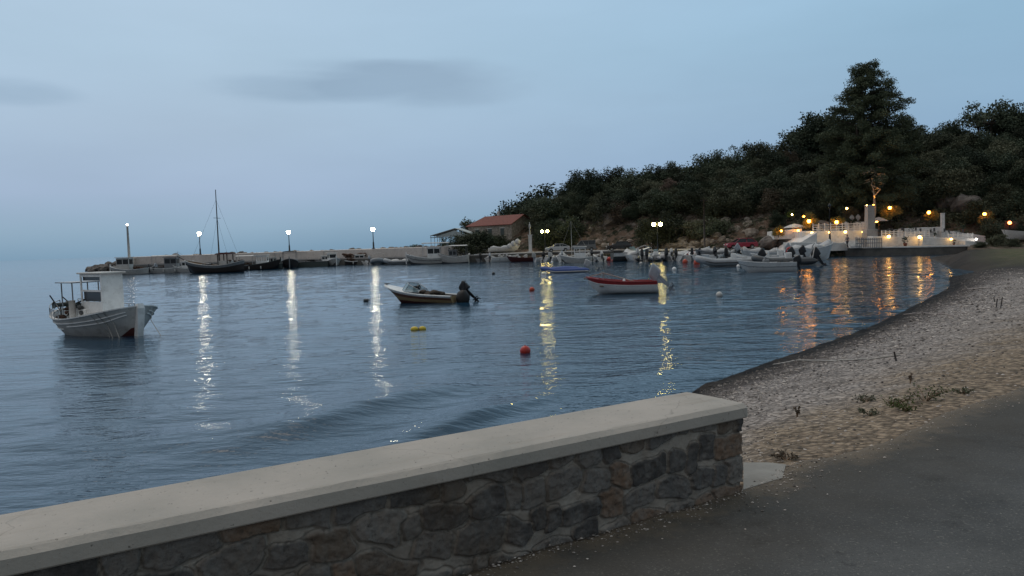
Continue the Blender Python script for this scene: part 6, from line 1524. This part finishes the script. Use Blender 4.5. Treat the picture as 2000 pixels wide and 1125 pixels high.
# lamps -------------------------------------------------------------
def wlamp(px, py, Y, m, r, label, post=0.0, cat='lamp', shade=True):
    r = r * 1.12
    p = T(px, py, Y); bt = thing('terrace_lamp', label, cat, p)
    MB().ball((0, 0, 0), r, 10, 7).build('bulb', m, bt)
    mb = MB(); mb.tube([(0, .0, -r * .9), (0, 0, -r * 1.6 - post)], max(.03, r * .25), 6)
    if post: mb.build('post', 'iron', bt)
    else: mb.tube([(0, 0, -r * 1.3), (0, .3, -r * 1.3)], .03, 5); mb.build('bracket', 'iron', bt)
    if shade: MB().lathe([(r * 1.1, r * .9), (r * .7, r * 1.35), (r * .15, r * 1.6)], n=10).build('shade', 'iron', bt)
    return bt
wlamp(1526, 451, 109.5, 'lamp_orange', .13, 'small orange lamp lighting the wall at the far left of the terrace')
wlamp(1559, 450, 110.3, 'lamp_orange', .15, 'orange lamp at the corner of the upper left wall')
wlamp(1570, 423, 112, 'lamp_orange', .13, 'amber lamp in the foliage left of the glowing tree')
wlamp(1547, 419, 114, 'lamp_yellow', .08, 'small green yellow lamp in the dark leaves, uppermost left')
wlamp(1654, 407, 114, 'lamp_warm', .15, 'pale amber lamp high on the slope, left of the chimney column')
wlamp(1738, 406, 112, 'lamp_orange', .2, 'orange lamp on the slope right of the chimney column')
wlamp(1814, 415, 113, 'lamp_orange', .2, 'orange lamp on the dark slope left of the plain white pillar')
wlamp(1923, 418, 110, 'lamp_orange', .19, 'orange lamp lighting the rock face at the right')
wlamp(1972, 435, 104, 'lamp_red', .2, 'reddish lamp on a pale post at the far right', post=1.6)
wlamp(1586, 455, 107.4, 'lamp_warm', .17, 'round warm lamp at the left end of the big retaining wall')
wlamp(1620, 454, 107.4, 'lamp_warm', .13, 'warm lamp left of the black lamp post on the big retaining wall')
wlamp(1651, 453, 107.2, 'lamp_warm', .17, 'round warm lamp just left of the standing person')
wlamp(1686, 453, 107.2, 'lamp_warm', .17, 'round warm lamp right of the standing person by the chimney column')
wlamp(1736, 462, 103.5, 'lamp_warm', .19, 'warm lamp on the lower wall, first right of the chimney column')
wlamp(1796, 463, 103.2, 'lamp_warm', .2, 'warm lamp on the lower wall, second right of the chimney column')
wlamp(1858, 467, 102.6, 'lamp_warm', .13, 'warm lamp with a pinkish glow on the right part of the wall')
wlamp(1907, 467, 102.4, 'lamp_dim', .11, 'small white lamp at the right end of the terrace wall')
wlamp(1693, 401, 106.2, 'lamp_warm', .08, 'tiny lamp on top of the chimney column')
wlamp(1706, 401, 107.4, 'lamp_orange', .12, 'spotlight at the foot of the orange lit olive trunk')
wlamp(1634, 434, 110.2, 'lamp_orange', .22, 'amber lamp inside the yellow glowing shrub')
wlamp(1580, 432, 109.7, 'lamp_orange', .22, 'amber lamp inside the orange glowing tree')
wlamp(1712, 432, 109.5, 'lamp_orange', .17, 'orange lamp under the small straw parasol right of the chimney column')
p = T(1621, 472, 104.8); bt = thing('street_lamp', 'slim black lamp post standing before the big retaining wall', 'street lamp', (p.x, 104.8, p.z)); MB().lathe([(.2, 0), (.17, .2), (.1, 1.2), (.05, 1.4), (.045, 4.2), (.1, 4.3), (.03, 4.5)], n=8).build('post', 'iron', bt); MB().lathe([(.08, 4.5), (.2, 4.7), (.16, 5.0), (.03, 5.2)], n=8).build('lantern', 'window', bt)
# glowing shrubs (glow partly put into the leaf colour) and lit trunk
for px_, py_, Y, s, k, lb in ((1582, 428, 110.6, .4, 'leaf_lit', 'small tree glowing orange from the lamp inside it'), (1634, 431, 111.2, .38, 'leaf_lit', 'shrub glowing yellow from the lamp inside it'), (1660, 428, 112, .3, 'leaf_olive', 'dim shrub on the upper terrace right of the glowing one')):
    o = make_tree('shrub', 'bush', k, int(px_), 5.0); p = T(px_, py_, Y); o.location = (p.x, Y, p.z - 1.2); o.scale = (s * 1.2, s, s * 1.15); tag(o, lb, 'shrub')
p = T(1707, 402, 108.5); ol = thing('olive_tree', 'bare pale olive trunk lit orange by a spotlight above the chimney column', 'tree', (p.x, 108.5, p.z - 1.6)); mb = MB(); rr = random.Random(2)
limb(mb, (0, 0, -1), (.05, 0, 3.0), .2, .13, rr); limb(mb, (.05, 0, 3.0), (1.0, .2, 3.9), .1, .06, rr); limb(mb, (1.0, .2, 3.9), (-.4, .1, 4.6), .06, .03, rr); limb(mb, (.05, 0, 3.0), (-.4, 0, 5.6), .08, .02, rr)
for i in range(16): 
    a = rr.uniform(-1.6, 1.6); z_ = rr.uniform(3.6, 7.0); limb(mb, (a * .35, rr.uniform(-.3, .3), z_), (a * 1.1, rr.uniform(-.5, .5), z_ + rr.uniform(-.3, .2)), .035, .012, rr, 2)
mb.build('trunk', 'palebark', ol)
V, Fc = leaves([((rr.uniform(-1.3, 1.2), rr.uniform(-.6, .6), rr.uniform(4.4, 7.2)), (.5, .4, .35)) for _ in range(9)], 60, .09, 3); np_mesh('crown', V, Fc, 'leaf_dry', ol, smooth=False)
for px_, py_, Y, s, k, lb in ((1520, 449, 110.6, .34, 'leaf_lit', 'dry shrub glowing orange by the far left terrace lamp'), (1741, 411, 113.1, .5, 'leaf_lit', 'shrub glowing orange behind the lamp right of the chimney column'), (1819, 419, 114.1, .36, 'leaf_lit', 'shrub glowing orange round the lamp left of the white pillar'), (1927, 423, 111.1, .42, 'leaf_lit', 'dry shrub lit orange at the right rock face'), (1975, 437, 105, .3, 'leaf_dry', 'shrub lit red behind the reddish lamp'), (1660, 413, 115.1, .4, 'leaf_dry', 'dry shrub lit by the pale amber lamp high on the slope'), (1545, 416, 114.8, .25, 'leaf_green', 'leafy twig lit green by the uppermost left lamp')):  # bright leaf colour adds to the lamp glow on most of these
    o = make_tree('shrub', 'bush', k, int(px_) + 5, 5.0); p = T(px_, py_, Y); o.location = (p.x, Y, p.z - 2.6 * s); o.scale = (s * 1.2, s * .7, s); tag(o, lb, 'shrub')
def spotl(name, px, py, Y, tgt, en, colr, parent=None, ang=50):
    d = bpy.data.lights.new(name, 'SPOT'); d.energy = en; d.color = colr; d.spot_size = R_(ang); d.spot_blend = .6; d.shadow_soft_size = .08
    o = bpy.data.objects.new(name, d); col.objects.link(o); o.location = T(px, py, Y); v = Vector(tgt) - o.location; o.rotation_euler = v.to_track_quat('-Z', 'Y').to_euler(); return o
tr_ = T(1704, 370, 108.5)
spotl('trunk_spotlight', 1708, 403, 107.2, tuple(tr_), 900, (1, .42, .08), ang=50)
# straw parasol with hanging lamp, closed parasols, furniture, pots
def parasol(px, py, Y, m, label, w=1.6, h=2.3, closed=False):
    p = T(px, py, Y); bt = thing('parasol', label, 'parasol', (p.x, Y, p.z - h)); MB().tube([(0, 0, 0), (0, 0, h)], .035, 6).build('pole', 'wood', bt)
    if closed: MB().lathe([(.1, h - 1.3), (.2, h - 1.1), (.14, h - .3), (.03, h + .1)], n=9).build('canopy', m, bt)
    else: MB().lathe([(w, h - .6), (w * .9, h - .5), (w * .4, h - .15), (.05, h)], n=12).build('canopy', m, bt)
parasol(1716, 424, 110, 'paleoar', 'straw parasol glowing orange right of the chimney column', 1.3, 2.4)
parasol(1552, 437, 113, 'offwhite', 'pale parasol with hanging fringe at the left of the upper terrace', 1.8, 2.3)
parasol(1604, 430, 112.5, 'browncover', 'dark open parasol right of the orange glowing tree', 1.7, 2.6)
for px_, py_, Y, lb in ((1730, 460, 105.5, 'first right of the chimney column'), (1752, 459, 105.7, 'second right of the chimney column'), (1776, 457, 106, 'third right of the chimney column, by the dark planter'), (1812, 459, 105.2, 'left of the plain white pillar'), (1832, 460, 105.2, 'below the plain white pillar'), (1868, 462, 104.6, 'right of the plain white pillar'), (1612, 446, 110, 'on the upper terrace behind the railing, left one'), (1650, 446, 110, 'on the upper terrace behind the railing, right one')):
    p = T(px_, py_, Y); tb = thing('cafe_table', 'small white cafe table ' + lb, 'table', (p.x, Y, p.z)); MB().lathe([(.42, .7), (.42, .74)], n=14).build('tabletop', 'white', tb); MB().lathe([(.25, 0), (.05, .06), (.035, .7)], n=8).build('pedestal', 'metal', tb)
    for sgn, sd in ((-1, 'left'), (1, 'right')):
        chh = thing('cafe_chair', 'dark chair %s of the cafe table %s' % (sd, lb.replace(', by the dark planter', '').replace('on the upper terrace behind the railing, ', 'on the upper terrace, ')), 'chair', (p.x + sgn * .75, Y + .1, p.z), R_(0 if sgn < 0 else 180))
        MB().box((0, 0, .44), (.42, .42, .05)).build('seat', 'dkgrey', chh); MB().box((-.2, 0, .72), (.04, .42, .45)).build('backrest', 'dkgrey', chh)
        for a in (-.18, .18):
            for b_ in (-.18, .18): MB().tube([(a, b_, 0), (a, b_, .43)], .018, 5).build('leg', 'metal', chh)
for i, (px_, py_, Y, s, lb) in enumerate(((1768, 476, 102.2, .85, 'tall dark potted plant against the right lower wall'), (1779, 451, 107, .7, 'potted palm behind the middle railing'), (1881, 449, 107, .8, 'leafy potted plant among the right stepped walls'), (1826, 463, 104, .6, 'potted plant with dark leaves below the plain white pillar'), (1863, 476, 102, .5, 'dark potted plant under the pinkish lamp'), (1680, 440, 109, .5, 'bushy potted plant beside the chimney column on the upper terrace'))):
    p = T(px_, py_, Y); pt_ = thing('potted_plant', lb, 'potted plant', (p.x, Y, p.z - .4 * s)); MB().lathe([(.2 * s, 0), (.3 * s, .45 * s), (.33 * s, .5 * s)], n=12).build('pot', 'limew' if i % 2 else 'clay', pt_)
    V, Fc = leaves([((0, 0, 1.0 * s), (.5 * s, .5 * s, .6 * s))], 420, .11, 60 + i); np_mesh('foliage', V, Fc, 'leaf_dark', pt_, smooth=False)
for i, (px_, py_, Y) in enumerate(((1676, 431, 112.2), (1664, 432, 112.2))):
    p = T(px_, py_, Y); u = thing('urn', ('grey stone urn on the wall left of the chimney column, right one of two', 'grey stone urn on the wall left of the chimney column, left one of two')[i], 'urn', p); MB().lathe([(.15, 0), (.1, .1), (.3, .35), (.33, .55), (.2, .75), (.26, .8)], n=12).build('body', 'concrete', u); MB().lathe([(.1, .8), (.05, .95)], n=8).build('lid', 'concrete', u)
# the rocky hollow left of the terrace
for (px_, py_, Y, s, lb) in ((1500, 474, 113, 2.0, 'dark rock in the hollow left of the terrace, left one'), (1524, 470, 114, 2.4, 'dark rock under the lit wall left of the terrace'), (1545, 476, 112, 1.6, 'dark rock at the foot of the sloping white flank')):
    rock(T(px_, py_, Y), s, int(px_), 'rock', lb)
# right end: bush, hauled out boat, grass mound
for px_, pt_, Y, k, w_, lb in ((1950, 458, 96, 'olive1', 1.5, 'big green bush at the right end of the terrace'), (1915, 472, 94, 'bush1', 1.4, 'low green bush left of the big one at the end of the terrace'), (1980, 466, 92, 'bush2', 1.4, 'green bush in front of the hauled out boat'), (1875, 448, 111, 'dark3', 1.3, 'dark bush behind the right stepped walls'), (1990, 428, 108, 'dark1', 1.2, 'dark tree above the hauled out boat at the right edge'), (1935, 425, 109, 'olive2', 1.1, 'olive tree right of the orange lit rock face')):
    zb = beach_z(*[T(px_, 490, Y).x, Y]) if Y < 100 else 1.3
    spot(px_, pt_, Y, max(.8, zb) - .1, k, lb, 'bush', w_)
bt = skiff('white hull hauled out on the grass at the right edge of the picture', 1990, 470, 170, 6.0, 2.2, .8, 'white', anchor=(3, 0, 0), motor=None, seed=51, name='beached_boat'); p = T(2010, 462, 99); bt.location = (p.x + 3, 99, 1.7); bt.scale = (1, 1, 1)
MB().box((1.5, 0, -.3), (.15, 1.3, .3)).box((4.2, 0, -.3), (.15, 1.0, .3)).build('cradle', 'wood', bt)

# ------------------------------------------------------------ person on the quay
def person(label, px, py, Y, z, hdg):
    p = T(px, py, Y); root = thing('person', label, 'person', (p.x, Y, z), R_(hdg))
    def skin(name, V, E, R, m, par):
        me = bpy.data.meshes.new(name); me.from_pydata(V, E, []); me.materials.append(M[m]); o = bpy.data.objects.new(name, me); col.objects.link(o)
        s = o.modifiers.new('s', 'SKIN'); 
        for i, r_ in enumerate(R): me.skin_vertices[0].data[i].radius = (r_, r_) if not isinstance(r_, tuple) else r_
        me.skin_vertices[0].data[0].use_root = True
        s.use_smooth_shade = True; u = o.modifiers.new('u', 'SUBSURF'); u.levels = 1; u.render_levels = 1; o.parent = par; return o
    V = [(0, 0, .95), (0, 0, 1.12), (0, 0, 1.36), (.01, 0, 1.5), (.03, 0, 1.6), (.03, 0, 1.7), (.0, .17, 1.4), (-.08, .24, 1.14), (.06, .25, .92), (.1, .25, .84), (.0, -.17, 1.4), (.06, -.24, 1.13), (.2, -.22, .95), (.26, -.21, .88),
         (0, .09, .88), (.12, .1, .5), (.06, .1, .1), (.18, .1, .04), (0, -.09, .88), (-.06, -.1, .5), (-.26, -.1, .13), (-.16, -.1, .05)]
    E = [(0, 1), (1, 2), (2, 3), (3, 4), (4, 5), (2, 6), (6, 7), (7, 8), (8, 9), (2, 10), (10, 11), (11, 12), (12, 13), (0, 14), (14, 15), (15, 16), (16, 17), (0, 18), (18, 19), (19, 20), (20, 21)]
    Rr = [(.13, .1), (.12, .09), (.15, .1), .055, .085, .07, .055, .045, .035, .03, .055, .045, .035, .03, .085, .06, .045, .035, .085, .06, .045, .035]
    skin('body', V, E, Rr, 'skin', root)
    skin('shirt', [(0, 0, .98), (0, 0, 1.15), (0, 0, 1.37), (0, .17, 1.4), (-.06, .22, 1.2), (0, -.17, 1.4), (.04, -.22, 1.2)], [(0, 1), (1, 2), (2, 3), (3, 4), (2, 5), (5, 6)], [(.15, .115), (.14, .11), (.165, .12), .075, .065, .075, .065], 'cloth_gr', root)
    skin('trousers', [(0, 0, .95), (0, .09, .87), (.12, .1, .5), (.07, .1, .15), (0, -.09, .87), (-.06, -.1, .5), (-.24, -.1, .18)], [(0, 1), (1, 2), (2, 3), (0, 4), (4, 5), (5, 6)], [(.145, .115), .1, .075, .06, .1, .075, .06], 'cloth_dk', root)
    MB().ball((.0, 0, 1.7), (.1, .095, .1), 10, 8).build('hair', 'hair', root)
    return root
person('person in a grey top and dark trousers walking on the quay before the terrace wall', 1655, 482, 99.5, 1.2, 200)
# ------------------------------------------------------------ weeds and driftwood on the beach
def weed(px, py, s, label, m='leaf_green', z=1.5, tall=False, name='weed'):
    for _ in range(3):
        p = at(px, py, z); z = beach_z(p.x, p.y)
    o = thing(name, label, 'plant', (p.x, p.y, z)); mb = MB(); rr = random.Random(int(px)); cl_ = []
    for i in range(9 if not tall else 5):
        a = rr.uniform(0, 6.28); L = s * rr.uniform(.4, 1); up = 1.6 if tall else .5
        q = (math.cos(a) * L * (.35 if tall else 1), math.sin(a) * L * (.35 if tall else 1), L * up); mb.tube([(0, 0, -.02), (q[0] * .4, q[1] * .4, q[2] * .6), q], [.006, .005, .002], 4)
        cl_.append((q, (s * .22,) * 3)); cl_.append(((q[0] * .6, q[1] * .6, q[2] * .7), (s * .2,) * 3))
    V, Fc = leaves(cl_, 900 if not tall else 500, .016, int(px), .4); n_ = len(Fc)
    np_mesh('foliage', V[:n_ * 4], Fc, m, o, smooth=False); mb.build('stem', 'wood', o); return o
weed(1808, 785, .24, 'largest green weed at the edge of the road')
weed(1745, 796, .22, 'second green weed left of the largest one', 'leaf_green')
weed(1770, 803, .12, 'small green tuft between the two larger weeds', 'leaf_green')
weed(1690, 788, .13, 'small green tuft on the pebbles left of the weeds', 'leaf_olive')
weed(1557, 815, .07, 'upright dry brownish weed nearest to the end of the wall', 'leaf_dry', tall=True)
weed(1778, 752, .07, 'dry reddish stalks above the largest green weed', 'leaf_dry', tall=True)
weed(1700, 812, .1, 'low green sprig on the tan ground below the tuft', 'leaf_olive')
weed(1535, 903, .1, 'dry clump at the corner of the concrete footing', 'leaf_dry')
weed(1880, 770, .1, 'tiny sprig right of the largest weed', 'leaf_olive')
def bpt(px, py, z=.8, up=0):
    for _ in range(4):
        p = at(px, py, z); z = beach_z(p.x, p.y)
    return Vector((p.x, p.y, z + up))
def line(name, pts, r, m, label, cat):
    P = [bpt(a, b_, up=r * 1.2) for a, b_ in pts]; Q = []
    for i in range(len(P) - 1):
        for k in range(5): q = P[i].lerp(P[i + 1], k / 5); q.z = max(q.z, beach_z(q.x, q.y) + r); Q.append(q)
    Q.append(P[-1]); tag(MB().tube(Q, r, 5).build(name, m), label, cat)
line('rope', [(1510, 706), (1560, 704), (1630, 707), (1700, 705), (1758, 697)], .014, 'rope', 'pale rope stretched over the shingle from the water to the stake', 'rope')
line('driftwood', [(1765, 613), (1820, 614), (1872, 618)], .014, 'paleoar', 'thin pale branch lying on the dark shingle higher up the beach', 'driftwood')
line('driftwood', [(1880, 566), (1935, 563)], .02, 'paleoar', 'short pale stick far up the beach by the water bend', 'driftwood')
for px_, py_, h_, tl, lb in ((1753, 712, .13, 0, 'short dark stake at the end of the pale rope'), (1944, 604, .26, .9, 'left one of two leaning dark stakes on the upper beach'), (1953, 604, .28, .9, 'right one of two leaning dark stakes on the upper beach'), (1945, 592, .16, 0, 'small upright stake behind the two leaning ones')):
    p = bpt(px_, py_); tag(MB().tube([(p.x, p.y, p.z - .1), (p.x + tl * h_ * .5, p.y + .1, p.z + h_)], [.016, .012], 6).build('stake', 'dkwood'), lb, 'stake')
print('objects', len(bpy.data.objects))
